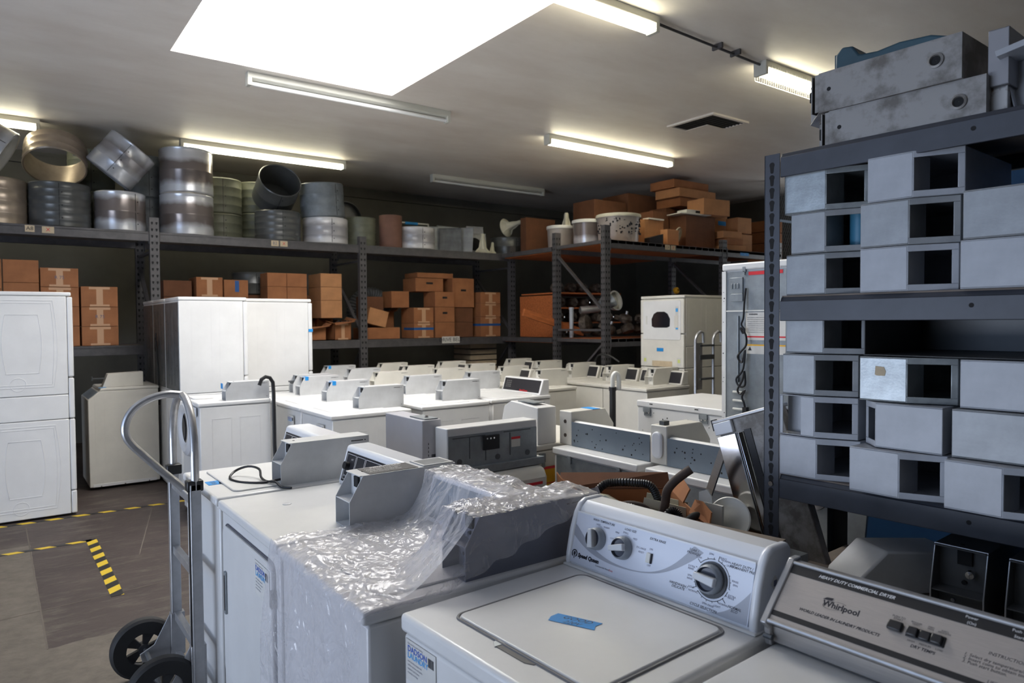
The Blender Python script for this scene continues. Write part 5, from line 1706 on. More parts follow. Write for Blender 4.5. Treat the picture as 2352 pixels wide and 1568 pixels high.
flap([(*cL, .99), (1.725, 1.85, .975), (1.705, 1.60, .958), (1.685, 1.605, .966), (1.68, 1.66, .985), (1.683, 1.70, .983), (1.675, 1.76, 1.004), (1.68, 1.82, 1.02), (1.683, 1.86, 1.018), (1.69, 1.90, 1.038), (1.70, 1.95, 1.052), (1.715, 2.01, 1.054), (1.735, 2.065, 1.068)])
letters([('SPEED QUEEN NORTH 50 ST. RIPON', .028, 0, 0, 'LEFT', 0, .0005), ('LAUNDRY', .04, .03, -.045, 'LEFT')], 'printing', INKG, t, frame((1.712, 2.035, 1.03), (-.05, -.98, -.19), (-.45, -.05, .9)), .006)
flap([(*cL, 1.0), (*cF, 1.0), (2.10, 1.83, 1.055), (1.80, 2.12, 1.045)], CARDD)
flap([(*cF, 1.0), (1.98, 1.65, .99), (2.03, 1.66, 1.03), (2.12, 1.78, 1.05)])
flap([(1.93, 1.58, .98), (*cR, .98), (1.87, 1.44, 1.02), (1.90, 1.50, 1.04), (1.95, 1.57, 1.025)])
def hose(name, label, pts, r, m, ribbed=False, k=10, cat='hose', group=None):
    P = catm(pts, k)
    b = MB()
    if ribbed:
        b.tube(P, r, 12, rf=lambda i: r * (1.0 if i % 2 else .82))
    else: b.tube(P, r, 12)
    o = b.build(name, m, None, smooth=50)
    return tag(o, label, cat, group)
hose('corrugated_hose', 'black corrugated hose arching along the back of the hose carton', [(1.78, 1.93, .88), (1.79, 1.92, .98), (1.81, 1.89, 1.035), (1.84, 1.85, 1.05), (1.89, 1.80, 1.05), (1.93, 1.765, 1.04), (1.955, 1.75, .99), (1.96, 1.74, .92)], .016, BLACK, True, 14)
hose('rubber_elbow_hose', 'brown grey rubber hose with a raised bent end sticking out of the carton', [(1.74, 1.80, .93), (1.79, 1.77, .985), (1.84, 1.73, .985), (1.875, 1.70, .955), (1.885, 1.675, .955), (1.885, 1.655, 1.0), (1.885, 1.645, 1.05), (1.90, 1.625, 1.085), (1.925, 1.60, 1.115), (1.94, 1.585, 1.13)], .0155, mat('dusty_rubber', (.09, .065, .055), .75, var=.3, vs=12))
hose('shiny_hose', 'glossy black crinkled hose curling at the front of the carton', [(1.67, 1.78, .90), (1.69, 1.76, .965), (1.73, 1.725, 1.0), (1.77, 1.69, .995), (1.785, 1.67, .955), (1.785, 1.665, .90)], .017, mat('gloss_black', (.01, .01, .012), .15), True, 16)
hose('corrugated_hose', 'short black corrugated hose dipping on the right side of the carton', [(1.84, 1.64, .93), (1.87, 1.62, .985), (1.885, 1.595, .98), (1.88, 1.58, .94), (1.85, 1.565, .89)], .0145, BLACK, True, 14)
hose('looped_hose', 'smooth black hose loop at the right end of the carton', [(1.80, 1.57, .90), (1.85, 1.55, .95), (1.89, 1.53, .985), (1.915, 1.515, .975), (1.92, 1.51, .93), (1.91, 1.51, .87)], .014, RUBBER)
b = MB(); b.M = Matrix.Translation((1.95, 1.73, .955)) @ Matrix.Rotation(R(35), 4, 'Z') @ Matrix.Rotation(R(10), 4, 'X') @ Matrix.Diagonal((.8, .8, .8, 1))
b.box(-.05, -.11, 0, .05, .08, .012); b.box(-.05, -.11, 0, -.045, .08, .05); b.box(.045, -.11, 0, .05, .08, .05); b.box(-.05, -.115, 0, .05, -.11, .05); b.box(-.02, -.16, .0, .0, -.11, .035); b.box(-.05, -.17, .0, .05, -.165, .07)
tag(b.build('plastic_dispenser', CREAM, smooth=0), 'yellowed plastic dispenser tray among the hoses in the carton', 'plastic part')
b = MB(); b.M = Matrix.Translation((1.74, 1.78, .84)) @ Matrix.Rotation(R(-30), 4, 'X'); b.box(-.02, -.012, 0, .02, .012, .22); b.box(.018, -.03, 0, .02, .012, .22)
tag(b.build('metal_bracket', ALU, smooth=0), 'long aluminium bracket slanting among the hoses in the carton', 'bracket')
t = thing('solenoid_valve', 'dusty square valve with a round cap in the left part of the carton', 'valve', (1.77, 1.84, .95), R(20), None, rot=(R(20), R(15), R(20)))
MB().box(-.035, -.035, 0, .035, .035, .06).build('body', CREAM, t, bevel=.004)
MB().disc((-.035, -.04, .045), .018, .05, 'y', 18).build('cap', mat('grey_blue_plastic', (.22, .27, .27), .5), t)
b = MB(); b.M = Matrix.Translation((1.72, 1.65, .86)) @ Matrix.Rotation(R(40), 4, 'Z'); b.box(-.03, -.05, 0, .03, .05, .085); b.box(-.035, -.055, .08, .035, .055, .09)
tag(b.build('plastic_block', PLW, bevel=.004), 'whitish plastic block under the shiny hose in the carton', 'plastic part')
b = MB(); b.M = Matrix.Translation((2.03, 1.49, .96)) @ Matrix.Rotation(R(-70), 4, 'Y') @ Matrix.Rotation(R(15), 4, 'X') @ Matrix.Diagonal((.72, .72, .72, 1)); b.lathe([(.035, -.01), (.05, 0), (.10, .004), (.105, .014), (.100, .018), (.05, .012), (.03, .02), (.001, .02)], 36)
tag(b.build('white_pulley', PLW), 'round white plastic disc leaning between the hose carton and the grey panel', 'pulley')
b = MB(); b.M = Matrix.Translation((1.97, 1.50, .88)); b.box(-.01, -.03, 0, .0, .05, .14); b.prism([(-.03, 0), (.07, 0), (.07, .17), (.035, .185), (.015, .16), (.01, .08), (-.03, .06)], -.006, 0, 'x')
tag(b.build('plastic_plate', PLW, smooth=0), 'white plastic plate standing at the right end of the hose carton', 'plastic part')
b = MB(); b.box(1.97, 1.33, 0, 2.13, 1.50, .862)
tag(b.build('storage_tub', GALVD, smooth=0), 'dark low tub behind the hose carton carrying the white disc', 'tub')

# ------------------------------------------------------------------ drums on the back rack
def drum(label, x, y, z, r, h, m, rot=(0, 0, 0), ribs=3, floor=False, name='washer_drum', group='drums on the back rack', n=44):
    prof = [(r * .93, 0), (r * .97, .004), (r, .015), (r, .05)]
    for k in range(ribs):
        zz = h * (k + 1) / (ribs + 1)
        prof += [(r, zz - .012), (r * 1.012, zz - .005), (r * 1.012, zz + .005), (r, zz + .012)]
    prof += [(r, h - .05), (r, h - .02), (r * 1.012, h - .012), (r * .98, h)]
    prof += [(r * .95, h - .01), (r * .955, h - .04), (r * .955, .03), (r * .93, 0.0)]
    b = MB(); b.M = Matrix.Translation((0, 0, 0)); b.lathe(prof, n)
    if floor: b.lathe([(r * .95, .03), (r * .3, .05), (r * .12, .05)], n)
    for k in range(3):
        b.disc((0, -r - .003, h * (.2 + .28 * k)), .007, .006, 'y', 8, 1)
    b.box(-.03, -r - .0015, .02, -.026, -r + .004, h - .02, 1)
    t = thing(name, label, 'metal drum', (x, y, z), 0, group, rot=rot)
    b.build('shell', [m, HOLE], t, smooth=35)
    return t


DZ = TOPZ + .003
drum('brown grey drum at the very left of the rack top, lower', .03, 9.48, DZ, .30, .50, DR_STEEL)
drum('dark grey ribbed drum, lower one under the open ring drum', .63, 9.44, DZ, .30, .50, DR_DARK, ribs=5)
drum('shiny drum with patchy white coating, under the tilted silver drum', 1.225, 9.42, DZ, .27, .46, DR_MIX, rot=(0, 0, .6), ribs=1)
drum('shiny white drum with scorched patches, lower of the tall pair right of the first post', 1.96, 9.44, DZ, .305, .505, DR_MIX, rot=(0, 0, 1.9), ribs=1)
drum('shiny white drum with scorched patches, upper of the tall pair right of the first post', 1.965, 9.44, DZ + .515, .305, .54, DR_MIX, rot=(R(1.2), 0, 3.3), ribs=1)
# tilted ones
drum('silver drum tipped over on the patchy drum', 1.10, 9.36, DZ + .66, .28, .44, DR_SILVER, rot=(R(10), R(38), 0), ribs=2, n=40)
drum('grey drum tipped onto its side at the left edge, upper', -.22, 9.34, DZ + .95, .27, .42, DR_SILVER, rot=(R(20), R(122), .3), ribs=1)
t = drum('big bronze coloured drum ring lying open toward the room with a hollow centre', .62, 9.60, DZ + .95, .31, .30, DR_STEEL, rot=(R(148), R(6), 0), ribs=2, n=48)
for s_ in (-1, 1):
    MB().box(s_ * .20 - .05, .16, .10, s_ * .20 + .05, .165, .22).build('baffle', GALV, t, smooth=0)
# back row of olive drums
BACK = [(.30, 10.05, .26, .50, DR_OLIVE, 'olive drum behind the dark ribbed drum'), (1.0, 10.0, .25, .52, DR_OLIVE, 'olive drum behind the bronze ring, standing'), (1.0, 10.0, .25, .50, DR_OLIVE, 'pale olive drum on top in the back row behind the silver drum'),
        (1.62, 10.0, .27, .50, DR_BLUE, 'dark blue grey drum behind the first rack post, lower'), (1.62, 10.0, .27, .52, DR_BLUE, 'dark blue grey drum behind the first rack post, upper')]
hh = {}
for x, y, r, h, m, lab in BACK:
    z = hh.get(x, DZ); drum(lab, x, y, z, r, h, m); hh[x] = z + h + .004
drum('olive grey drum just right of the tall white pair, lower', 2.46, 9.86, DZ, .27, .36, DR_OLIVE, ribs=2)
drum('olive grey drum just right of the tall white pair, upper with dark clip', 2.46, 9.86, DZ + .365, .27, .46, DR_OLIVE, ribs=3)
drum('olive drum in the back left of the tipped open mouthed drum, lower', 2.98, 10.0, DZ, .26, .42, DR_OLIVE)
drum('olive drum in the back left of the tipped open mouthed drum, upper', 2.98, 10.0, DZ + .425, .26, .42, DR_OLIVE)
drum('grey drum under the open mouthed drum', 3.08, 9.42, DZ, .29, .40, DR_DARK, ribs=4)
drum('grey drum tipped with its open mouth facing the room', 3.08, 9.62, DZ + .60, .275, .40, DR_DARK, rot=(R(58), 0, 0), floor=True, ribs=1)
drum('white drum with grey band, lower of the leaning pair', 3.74, 9.42, DZ, .305, .36, DR_WHITE, ribs=2)
drum('blue grey drum leaning, upper of the leaning pair', 3.71, 9.42, DZ + .375, .295, .46, DR_BLUE, rot=(0, R(-4), .4), ribs=2)
drum('dark disc like drum end behind the leaning pair', 4.16, 9.80, DZ + .44, .25, .12, CASED, rot=(R(90), 0, 0), floor=True, ribs=0)
b_ = MB(); b_.box(3.95, 9.70, 0, 4.40, 9.95, .19)
o = b_.build('grey_crate', GALVD, smooth=0); o.location = (0, 0, DZ - .012); tag(o, 'dark crate propping the disc like drum end on the rack', 'crate')
drum('dark olive drum between the leaning pair and the brown tube', 4.28, 9.45, DZ, .215, .42, DR_OLIVE, rot=(0, 0, 1), ribs=3)
b = MB(); b.lathe([(.165, 0), (.165, .47), (.158, .47), (.158, .01)], 32)
o = b.build('fibre_drum', BROWN); o.location = (4.68, 9.30, DZ); tag(o, 'plain brown fibre tube standing on the rack top', 'tube')
drum('glossy white drum alone on the rack top right of the brown tube', 5.13, 9.40, DZ, .30, .33, DR_WHITE, ribs=2)
drum('short dark cream topped drum among the plastic agitators', 6.90, 9.45, DZ, .28, .30, DR_DARK, ribs=1)
# frames and panels leaning
def lean_panel(label, x, y, w, h, tilt, rz, m, hole=False, framed=False, name='scrap_sheet_metal'):
    t = thing(name, label, 'metal panel', (x, y, DZ - .012), 0, 'panels leaning on the rack top', rot=(tilt, 0, rz))
    b = MB()
    if framed:
        for a in ((0, 0, w, .02), (0, h - .02, w, h), (0, 0, .02, h), (w - .02, 0, w, h)): b.box(a[0], 0, a[1], a[2], .02, a[3])
    else: b.box(0, 0, 0, w, .012, h); b.box(0, -.012, h - .015, w, 0, h); b.box(0, -.012, 0, .012, 0, h)
    b.build('frame' if framed else 'sheet', m, t, smooth=0)
    if hole:
        b = MB(); b.disc((w / 2, -.002, h / 2), min(w, h) * .3, .002, 'y', 28); b.build('round_hole', HOLE, t, smooth=0)
    return t
t = lean_panel('white wire frame with a strip of blue tape on its top bar', 5.02, 9.74, .58, .50, R(-6), 0, PLW, framed=True, name='wire_stand')
MB().box(.16, -.004, .465, .38, .024, .505).build('tape_piece', BLUE, t, smooth=0)
for i, (x, y, w, h, ti, rz, hl) in enumerate(((5.42, 9.5, .36, .42, -8, -18, False), (5.56, 9.40, .34, .40, -10, -30, False), (5.80, 9.38, .30, .42, -14, -48, False), (5.80, 9.80, .42, .50, -8, 4, False), (6.02, 9.42, .40, .36, -12, -12, True), (6.26, 9.62, .30, .52, -14, -8, False), (5.30, 9.9, .44, .46, -4, 6, True))):
    lean_panel('grey metal panel leaning on the rack top, %s' % ('first right of the white drum', 'second right of the white drum', 'most turned of the row', 'tallest behind the row', 'with a round hole in front', 'widest and palest', 'backmost with a round hole')[i], x, y, w, h, R(ti), R(rz), [GALV, GALVD, CASES, GALV, CASES, C2, GALVD][i], hl)


def agitator(label, loc, s_=1.0, rot=(0, 0, 0), m=CREAM):
    t = thing('agitator', label, 'agitator', loc, 0, 'cream plastic agitators', rot=rot)
    b = MB(); k = s_
    b.lathe([(.15 * k, 0), (.155 * k, .012 * k), (.12 * k, .03 * k), (.07 * k, .07 * k), (.045 * k, .14 * k), (.038 * k, .24 * k), (.034 * k, .31 * k), (.02 * k, .33 * k), (.001, .33 * k)], 28)
    b.build('column', m, t)
    b = MB()
    for q in range(4):
        b.M = Matrix.Rotation(q * PI / 2, 4, 'Z')
        b.prism([(.03 * k, .01 * k), (.15 * k, .01 * k), (.13 * k, .05 * k), (.075 * k, .10 * k), (.06 * k, .18 * k), (.035 * k, .26 * k)], -.007 * k, .007 * k, 'y')
    b.build('fin', m, t, bevel=.003)
    return t
AG = [('cream agitator upright right of the leaning panels', (6.24, 9.22, DZ), .95, (0, 0, 0)), ('cream agitator with wide skirt, low and pale beside the holed panel', (6.47, 9.30, DZ), .62, (0, R(8), .4)),
      ('cream agitator lying on the short dark drum', (6.84, 9.42, DZ + .47), 1.0, (R(70), R(50), 0)), ('cream agitator upright just left of the rack corner post', (7.03, 9.02, DZ - .04), .80, (0, 0, .6)),
      ('cream agitator upright in front row, second from the pails', (7.30, 8.70, DZ - .035), .9, (0, 0, .3)), ('cream agitator, nearest the pails, front row', (7.20, 8.02, DZ - .04), .80, (0, 0, 0)),
      ('cream agitator standing on the fluted white part, tallest', (7.28, 8.40, DZ + .28), 1.05, (0, 0, .7)), ('ribbed cream agitator lying by the boxes on the right rack', (8.25, 7.0, DZ + .165), 1.0, (R(-65), R(30), .6))]
for lab, loc, k, rot in AG: agitator(lab, loc, k, rot)
agitator('white fluted agitator base under the tallest one', (7.28, 8.40, DZ - .04), 1.0, (0, 0, .2), PLW)


def pail(label, x, y, r, h, m, lid_m, speck=False):
    t = thing('plastic_pail', label, 'pail', (x, y, DZ - .002), 0, 'lidded pails on the right rack')
    b = MB(); b.lathe([(r * .90, 0), (r * .92, .005), (r * .98, h * .7), (r, h - .04), (r * 1.02, h - .035), (r * 1.02, h - .01), (r * .98, h - .005)], 36); b.build('bucket', m, t)
    b = MB(); b.lathe([(r * 1.05, h - .045), (r * 1.06, h - .02), (r * 1.04, h), (r * .95, h + .004), (r * .92, h - .002), (.001, h - .002)], 36); b.build('lid', lid_m, t)
    if speck:
        b = MB(); q = random.Random(4)
        for _ in range(70):
            a = q.uniform(PI * .85, PI * 1.75); zz = q.uniform(h * .25, h * .8); rr = r * .99 + .002
            b.box(rr * math.cos(a) - .006, rr * math.sin(a) - .006, zz, rr * math.cos(a) + q.uniform(.0, .014), rr * math.sin(a) + .006, zz + q.uniform(.006, .03))
        b.build('paint_splashes', INK, t, smooth=0)['kind'] = 'stuff'
    return t
SMOKY = mat('smoky_plastic', (.42, .38, .35), .35, var=.3, vs=3)
pail('lidded pail with smoky sides, leftmost of three on the rack corner', 6.86, 8.05, .20, .34, SMOKY, PLW)
pail('lidded pail with shiny grey sides, middle of three on the rack corner', 6.97, 7.58, .215, .38, DR_MIX, PLW)
pail('wide speckled pail with white lid, rightmost of three on the rack corner', 7.08, 7.06, .30, .40, SMOKY, CREAM, True)
pail('small white lidded tub behind the speckled pail', 7.75, 7.5, .12, .42, CREAM, PLW)

# ------------------------------------------------------------------ cartons
def carton(label, x0, x1, z0, z1, y, d, m=CARD, tape=True, rz=0, ry=0, bt=False, hole=False, text=None, group='cardboard boxes on the racks', strip=False, flaps=False):
    w, h = x1 - x0, z1 - z0
    t = thing('cardboard_box', label, 'cardboard box', (x0, y, z0), 0, group, rot=(0, ry, rz))
    if flaps:
        b = MB(); k = .006
        b.box(0, 0, 0, w, d, .01); b.box(0, 0, 0, w, k, h); b.box(0, d - k, 0, w, d, h); b.box(0, 0, 0, k, d, h); b.box(w - k, 0, 0, w, d, h)
        b.build('box', m, t, smooth=0)
        b = MB(); b.add([(0, 0, h), (w, 0, h), (w + .02, -.09, h + .02), (-.02, -.10, h - .03)], [(0, 1, 2, 3)]); b.add([(0, 0, h), (0, d, h), (-.09, d, h + .06), (-.08, 0, h + .02)], [(0, 1, 2, 3)]); b.add([(w, 0, h), (w, d, h), (w + .07, d, h + .08), (w + .08, 0, h + .05)], [(0, 1, 2, 3)])
        o = b.build('flap', m, t, smooth=0); o.modifiers.new('s', 'SOLIDIFY').thickness = .006
    else:
        b = MB(); b.box(0, 0, 0, w, d, h); b.build('box', m, t, bevel=.004)
        b = MB(); b.box(0, d * .49, h - .0005, w, d * .51, h + .0006); b.build('seam', CARDD, t, smooth=0)
    if tape:
        b = MB()
        c_, tw = w / 2, min(.032, w * .1)
        b.box(c_ - tw, -.001, 0.006, c_ + tw, .0, h - .006); b.box(c_ - tw * 3.2, -.0013, h - .030, c_ + tw * 3.2, .0, h - .004); b.box(c_ - tw * 3.0, -.0013, .004, c_ + tw * 3.0, .0, .026)
        b.build('packing_tape', TAPE, t, smooth=0)
    if bt:
        b = MB(); b.box(-.001, -.002, h * .55, w + .001, d * .8, h * .55 + .035); b.build('blue_tape_band', mat('dark_blue_tape', (.01, .09, .30), .5), t, smooth=0)
    if hole:
        b = MB(); b.box(w * .38, -.0015, h * .55, w * .62, .0, h * .55 + .03); b.build('hand_hole', HOLE, t, smooth=0)
    if text:
        letters([(text, .05, w / 2, h * .5, 'CENTER')], 'writing', INKG, t, frame((0, -.0022, 0), (1, 0, 0), (0, 0, 1)), 0)
    if strip:
        b = MB(); b.box(w * .45, -.0015, h * .3, w * .62, 0, h * .95); b.build('blue_strip', mat('dark_blue_tape', (.01, .09, .30), .5), t, smooth=0)
    return t
LB = LOWZ + .002
Yb = 9.14
n_ = ['bottom', 'second', 'third', 'fourth', 'fifth']
def column(desc, x0, x1, zs, y=Yb, d=.4, **k):
    for i in range(len(zs) - 1):
        kk = {a: (v[i] if isinstance(v, list) else v) for a, v in k.items()}
        carton('cardboard box, %s, %s from below' % (desc, n_[i]) if len(zs) > 2 else 'cardboard box, ' + desc, x0, x1, zs[i], zs[i + 1] - .003, y, d, **kk)
column('far left column of the lower rack level', -.28, .075, [LB, 1.72, 2.03, 2.345], m=CARD, tape=False)
column('two column left of the taped pile, plain fronts', .085, .40, [LB, 1.80, 2.10, 2.345], m=CARD, tape=False)
column('taped pile left of the sharp step', .412, .765, [LB, 1.63, 1.845, 2.06, 2.27], m=CARD, text=[None, None, None, 'R 75'])
column('taped pile nearest the first post', .785, 1.145, [LB, 1.625, 1.845, 2.075], m=CARD, text=[None, 'R 75', None])
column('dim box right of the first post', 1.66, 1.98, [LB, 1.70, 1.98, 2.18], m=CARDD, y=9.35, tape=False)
column('taped pile over the white stacks, left', 2.01, 2.32, [LB, 1.72, 1.98, 2.225], y=9.25)
column('pile over the white stacks with blue strip', 2.335, 2.63, [LB, 1.72, 1.98, 2.20], y=9.25, tape=False, strip=[False, False, True])
column('plain pair above the white stack, left', 2.84, 3.09, [LB, 1.70, 2.12, 2.30], tape=False, d=.3)
column('plain pair above the white stack, right', 3.095, 3.36, [LB, 1.70, 2.12, 2.30], tape=False, d=.3)
column('tall plain column before the second post', 3.55, 3.85, [1.71, 1.95, 2.13, 2.315], tape=False, d=.5, m=CARDL)
carton('cardboard box wide and low under the tall plain column', 3.62, 3.85, LB, 1.707, 9.47, .2, tape=False)
carton('open carton with flaps and metal parts, left of the second post', 3.73, 3.97, LB, 1.64, 9.12, .32, tape=True, flaps=True)
carton('open torn carton with dark interior left of the parts carton', 3.30, 3.60, LB, 1.58, 9.10, .18, tape=False, flaps=True)
carton('cardboard box tilted and slipping right of the second post', 4.22, 4.52, 1.64, 1.87, 9.16, .3, tape=False, m=CARDL, ry=R(14))
carton('cardboard box flat under the tilted one', 4.22, 4.75, LB, 1.57, 9.18, .45, tape=False)
carton('cardboard box behind the tilted one', 4.26, 4.60, 1.575, 2.02, 9.40, .2, tape=False, m=CARDD)
carton('cardboard box with a small white square on top, leaning left of the blue taped pair', 4.68, 4.97, 1.86, 2.10, 9.30, .3, tape=False)
column('blue taped pair in the middle bay', 4.96, 5.29, [LB, 1.63, 1.86], bt=[True, False], d=.4)
carton('open flap carton behind the blue taped pair', 4.62, 4.90, LB, 1.80, 9.66, .25, tape=False, flaps=True, m=CARD)
column('column with hand holes, middle bay', 5.32, 5.66, [LB, 1.64, 1.87, 2.10], tape=False, hole=[False, True, True], d=.35)
column('upper row box with hand hole, middle bay left', 5.08, 5.56, [2.105, 2.31], tape=False, hole=True, y=9.30, d=.4)
column('upper row box with hand hole, middle bay right', 5.68, 6.07, [1.87, 2.32], tape=False, hole=True, y=9.22, d=.4)
carton('flat cardboard box lying on top of the middle bay pile', 5.12, 5.75, 2.315, 2.39, 9.32, .4, tape=False)
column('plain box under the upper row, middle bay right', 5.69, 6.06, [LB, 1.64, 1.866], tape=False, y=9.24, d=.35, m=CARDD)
column('taped column next to the third post', 6.14, 6.52, [LB, 1.72, 1.93, 2.11], bt=[True, False, False], d=.42)
b = MB()
q = random.Random(2)
for k in range(7):
    x = 3.76 + k * .035; b.box(x, 9.15 + q.uniform(0, .1), 1.56, x + .03, 9.25 + q.uniform(0, .1), 1.66 + q.uniform(0, .03)); b.disc((x + .015, 9.15, 1.66), .012, .02, 'y', 10)
tag(b.build('metal_parts', CHROME, smooth=0), 'small shiny metal parts heaped in the open flap carton', 'metal parts', kind='stuff')
# lower level under the beam: dim shapes
t = thing('appliance_carton', 'pale stacked trays under the rack sign on the floor level', 'tray pile', (6.05, 9.3, .0))
for k in range(5): MB().box(0, 0, .86 + k * .09, .5, .5, .93 + k * .09).build('tray', PAPERD, t, smooth=0)
MB().box(.02, .02, 0, .48, .48, .86).build('base', CARDD, t, smooth=0)

# right rack top boxes
TZ = DZ
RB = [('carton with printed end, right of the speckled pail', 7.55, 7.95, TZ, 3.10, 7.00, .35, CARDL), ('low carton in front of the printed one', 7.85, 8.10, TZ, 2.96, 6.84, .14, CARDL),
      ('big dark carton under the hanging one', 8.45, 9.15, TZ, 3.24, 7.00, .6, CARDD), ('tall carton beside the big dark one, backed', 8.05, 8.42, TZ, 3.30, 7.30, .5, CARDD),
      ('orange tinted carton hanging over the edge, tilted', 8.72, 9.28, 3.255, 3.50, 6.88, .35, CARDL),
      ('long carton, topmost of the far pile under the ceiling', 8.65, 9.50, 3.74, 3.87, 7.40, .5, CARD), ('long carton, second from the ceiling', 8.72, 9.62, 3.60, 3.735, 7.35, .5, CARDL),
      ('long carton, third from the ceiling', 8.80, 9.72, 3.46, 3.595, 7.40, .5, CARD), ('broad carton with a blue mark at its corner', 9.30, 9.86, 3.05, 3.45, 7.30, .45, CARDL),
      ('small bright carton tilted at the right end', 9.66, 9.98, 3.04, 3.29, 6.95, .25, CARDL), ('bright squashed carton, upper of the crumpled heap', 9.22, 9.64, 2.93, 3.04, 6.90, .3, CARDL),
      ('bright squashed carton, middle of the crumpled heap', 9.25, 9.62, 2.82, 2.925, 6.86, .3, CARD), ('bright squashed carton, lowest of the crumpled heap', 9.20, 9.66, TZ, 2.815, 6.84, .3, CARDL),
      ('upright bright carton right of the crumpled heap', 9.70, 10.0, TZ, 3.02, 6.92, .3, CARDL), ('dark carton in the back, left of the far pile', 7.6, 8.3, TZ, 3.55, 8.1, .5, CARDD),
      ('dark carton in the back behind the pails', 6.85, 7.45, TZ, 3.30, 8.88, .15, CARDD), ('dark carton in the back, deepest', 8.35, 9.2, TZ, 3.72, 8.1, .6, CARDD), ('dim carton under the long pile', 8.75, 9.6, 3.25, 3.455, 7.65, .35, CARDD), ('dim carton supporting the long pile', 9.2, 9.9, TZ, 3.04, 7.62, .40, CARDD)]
for lab, x0, x1, z0, z1, y, d, m in RB:
    carton('cardboard box: ' + lab, x0, x1, z0, z1, y, d, m=m, tape=False, rz=R(-6) if 'tilted' in lab or 'squashed' in lab else 0, group='cardboard boxes on the right rack')
b = MB(); b.box(9.62, 7.298, 3.20, 9.84, 7.30, 3.27); tag(b.build('blue_tape', BLUE, smooth=0), 'blue tape mark on the broad carton of the far pile', 'tape')
b = MB(); b.M = Matrix.Translation((8.30, 6.98, 3.245)) @ Matrix.Rotation(R(-8), 4, 'Z'); b.box(0, 0, .0, .62, .3, .014); b.box(.16, .04, .014, .46, .25, .075); b.box(.34, .035, .03, .46, .04, .065, 1)
tag(b.build('control_cover', [PLW, HOLE], smooth=0), 'white plastic cover lying on the big dark carton, with a dark window', 'cover')
b = MB(); b.M = Matrix.Translation((7.62, 6.98, 3.104)); b.box(0, 0, 0, .32, .12, .02); tag(b.build('white_strip', PLW, smooth=0), 'white plastic strip on the printed carton', 'plastic part')
b = MB(); b.M = Matrix.Translation((7.46, 6.82, TZ)); b.prism([(0, 0), (.28, 0), (.28, .16), (.0, .09)], 0, .1, 'y'); tag(b.build('dark_tool_case', BLACK, smooth=0), 'black wedge shaped case in front of the printed carton', 'case')
# far wire cage with shelves behind the right rack
t = thing('wire_cage', 'wire mesh cage far behind at the right, near the bright window', 'cage', (10.6, 6.9, 0))
b = MB()
for x in (0, 1.3): b.box(x, 0, 0, x + .05, .05, 3.95)
for z in (1.3, 2.4, 3.3): b.box(0, 0, z, 1.35, .03, z + .04)
b.build('frame', mat('blue_grey_post', (.10, .14, .20), .5), t, smooth=0)
b = MB()
for k in range(-26, 42):
    x = k * .06
    for sgn in (1, -1):
        p, q = ((x, 1.3), (x + 1.35, 3.9)) if sgn > 0 else ((x + 1.35, 1.3), (x, 3.9))
        # clip to panel width
        u0 = max(0, (0 - p[0]) / (q[0] - p[0]) if q[0] > p[0] else (1.3 - p[0]) / (q[0] - p[0])); u1 = min(1, (1.3 - p[0]) / (q[0] - p[0]) if q[0] > p[0] else (0 - p[0]) / (q[0] - p[0]))
        if u1 - u0 > .02:
            a = (p[0] + (q[0] - p[0]) * u0, .02, p[1] + (q[1] - p[1]) * u0); c_ = (p[0] + (q[0] - p[0]) * u1, .02, p[1] + (q[1] - p[1]) * u1)
            b.tube([a, c_], .0025, 4, cap=False)
b.build('wire_mesh', GALV, t, smooth=0)
for k in range(7):
    carton('cardboard box in the far cage stack, %s from below' % ['first', 'second', 'third', 'fourth', 'fifth', 'sixth', 'seventh'][k], 11.0, 11.45, 2.0 + k * .2, 2.19 + k * .2, 7.3, .4, tape=False, m=CARD, group='boxes in the wire cage')
t = thing('cage_shelf', 'shelf inside the far wire cage', 'shelf', (10.7, 7.1, 0))
MB().box(0, 0, 1.95, 1.2, .8, 1.99).build('board', WOODG, t, smooth=0)
b = MB()
for x in (0, 1.16):
    for y in (0, .76): b.box(x, y, 0, x + .04, y + .04, 1.95)
b.build('leg', RACK, t, smooth=0)
b = MB(); b.box(11.96, 5.3, 1.4, 11.99, 6.6, 3.4); structure(b.build('window_2', mat('far_window_daylight', (.8, .8, .8), .6, emit=((.9, .95, 1), 3.0)), smooth=0))

# ------------------------------------------------------------------ lower level of the right rack: motors and hoses
def planks(label, x, y, z, L, w, h, rot):
    b = MB(); b.box(0, 0, 0, L, w, h); o = b.build('timber_plank', WOOD, smooth=0); o.location = (x, y, z); o.rotation_euler = rot
    return tag(o, label, 'plank', 'loose planks in the right rack')
planks('orange plank sloping down through the side of the rack', 5.90, 7.72, 1.72, 1.15, .04, .10, (0, R(15), 0))
t = thing('wooden_bin', 'orange wooden shelf box full of dark motors, end on in the rack corner', 'wooden bin', (5.66 + 1.05, 8.05, LB))
t.location = (6.62, 7.85, LB)
MB().box(0, 0, 0, .03, .9, .62).build('side_board', WOOD, t, smooth=0)
for z in (.20, .42, .64): MB().box(.03, 0, z, 1.3, .9, z + .02).build('shelf_board', WOOD, t, smooth=0)
MB().box(.03, .88, 0, 1.3, .9, .62).build('back_board', WOODG, t, smooth=0)
q = random.Random(11)
ks = 0
pos = ['front left', 'front middle left', 'front middle', 'front middle right', 'front right']
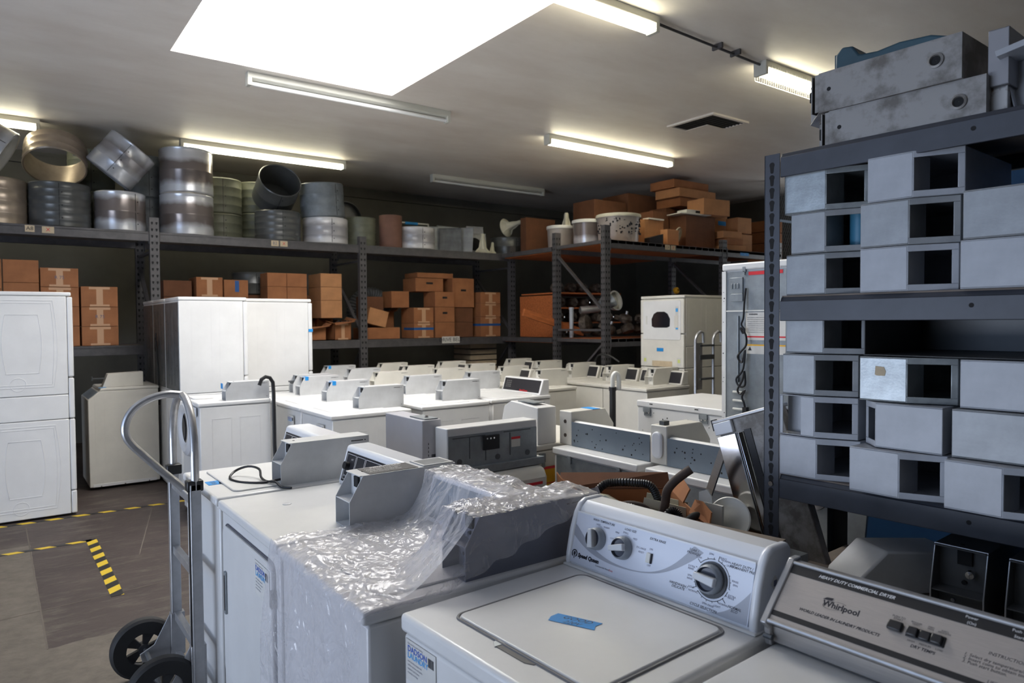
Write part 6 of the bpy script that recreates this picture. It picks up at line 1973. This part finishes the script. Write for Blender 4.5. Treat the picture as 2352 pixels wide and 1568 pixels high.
for lv, z in enumerate((LB, LB + .222, LB + .442, LB + .662)):
    for k in range(5):
        x, y = 6.78 + k * .24 + q.uniform(-.02, .02), 8.02 + q.uniform(-.05, .03)
        t = thing('electric_motor', 'small dark electric motor in the wooden bin, %s, %s' % (('floor level', 'first shelf', 'second shelf', 'top')[lv], pos[k]), 'motor', (x, y, z + .075), q.uniform(-.3, .3), 'dark motors in the rack corner')
        b = MB(); b.M = Matrix.Rotation(PI / 2, 4, 'X'); b.lathe([(.02, -.10), (.06, -.095), (.072, -.07), (.072, .07), (.06, .095), (.02, .10)], 18, cap=True); b.build('housing', RUSTY, t)
        b = MB(); b.disc((0, -.15, 0), .010, .06, 'y', 8); b.box(-.04, -.04, -.075, .04, .04, -.06); b.build('shaft', CHROME, t)
JUNK = [('galvanised bucket shaped cover tipped on the motors', 'metal cover', GALV, [(.09, 0), (.13, .16), (.125, .16), (.085, .01)], (7.05, 7.35, 1.86), (R(50), R(20), 0)),
        ('white plastic tub base on its side behind the rack brace', 'tub', PLW, [(.04, 0), (.13, .02), (.15, .10), (.13, .10)], (7.36, 7.5, 1.92), (R(75), R(30), 0)),
        ('round dark pump housing by the rack post', 'pump', RUSTY, [(.03, 0), (.12, .0), (.13, .10), (.06, .12), (.001, .12)], (6.72, 7.42, 1.58), (R(80), 0, .4)),
        ('white cone shaped part at the foot of the rack post', 'plastic part', PLW, [(.05, 0), (.10, .03), (.09, .14), (.03, .16)], (7.75, 6.95, 1.50), (R(70), R(-20), 0)),
        ('second white rounded part right of the cone', 'plastic part', CREAM, [(.03, 0), (.08, .02), (.09, .08), (.05, .1), (.001, .1)], (8.02, 6.98, 1.52), (R(60), R(25), 0)),
        ('chrome capped cylinder lying on the bin', 'cylinder', ALU, [(.05, 0), (.055, .01), (.055, .30), (.05, .31), (.001, .31)], (6.86, 7.62, 1.80), (0, R(86), -.3)),
        ('brass coloured round valve in the dark of the rack', 'valve', YEL, [(.02, 0), (.05, .01), (.05, .05), (.02, .07)], (8.55, 7.3, 2.10), (R(80), 0, 0))]
for lab, cat_, m, prof, loc, rot in JUNK:
    b = MB(); b.lathe(prof, 24); o = b.build('capped_cylinder' if cat_ == 'cylinder' else cat_.replace(' ', '_'), m); o.location = loc; o.rotation_euler = rot; tag(o, lab, cat_)
b = MB(); b.tube([(0, 0, 0), (0, 0, .42)], .03, 14); b.tube([(0, 0, .40), (0, 0, .43)], .037, 14); o = b.build('white_pipe', C2); o.location = (6.63, 7.55, LB); tag(o, 'upright pale pipe beside the side post of the right rack', 'pipe')
for k in range(9):
    x, y, z = 7.0 + (k % 5) * .30 + q.uniform(-.05, .05), 6.95 + q.uniform(0, .25), LB + .12 + (.14 if k > 4 else 0)
    t = thing('gear_casing', 'dark oily gear casing heaped in the right rack, %s, %s row' % (pos[k % 5], 'lower' if k < 5 else 'upper'), 'gear casing', (x, y + .1, z), 0, 'dark casings heaped in the rack', rot=(q.uniform(-.4, .4), q.uniform(-.4, .4), q.uniform(0, 3)))
    b = MB(); b.lathe([(.03, -.06), (.085, -.05), (.10, 0), (.085, .05), (.04, .07)], 14, cap=True); b.box(-.02, .05, -.03, .02, .16, .03); b.build('casting', RUSTY, t, smooth=30)
    b = MB(); b.disc((0, 0, .065), .02, .05, 'z', 10); b.build('shaft', ALU, t)
hose('hanging_hose', 'black hose looped on the farthest consoles in front of the right rack', [(6.15, 6.55, 1.13), (6.15, 6.50, 1.20), (6.17, 6.42, 1.22), (6.2, 6.30, 1.19), (6.23, 6.2, 1.13)], .012, BLACK, k=6)
# round tray shapes on the dim level
for i, x in enumerate((2.85, 3.40)):
    drum('short round dark tub in the shade of the middle level, %s' % ('left' if i == 0 else 'right'), x, 9.80, LB + .62, .26, .30, DR_DARK, ribs=1, name='tub')
    MB().box(x - .25, 9.55, LB, x + .25, 10.05, LB + .615).build('crate', CARDD, None, smooth=0)
    o = bpy.data.objects['crate' if i == 0 else 'crate.001']; tag(o, 'dark crate at the back of the middle level under the %s round tub' % ('left' if i == 0 else 'right'), 'crate')
t = thing('ribbed_duct', 'ribbed dark flexible ducting curled behind the cartons of the middle bay', 'duct', (4.62, 9.90, LB + .10))
b = MB(); b.tube([(.28 * math.cos(R(a)), 0, .30 + .28 * math.sin(R(a))) for a in range(0, 200, 4)], .1, 12, rf=lambda i: .1 if i % 2 else .085); b.build('duct', CASED, t)
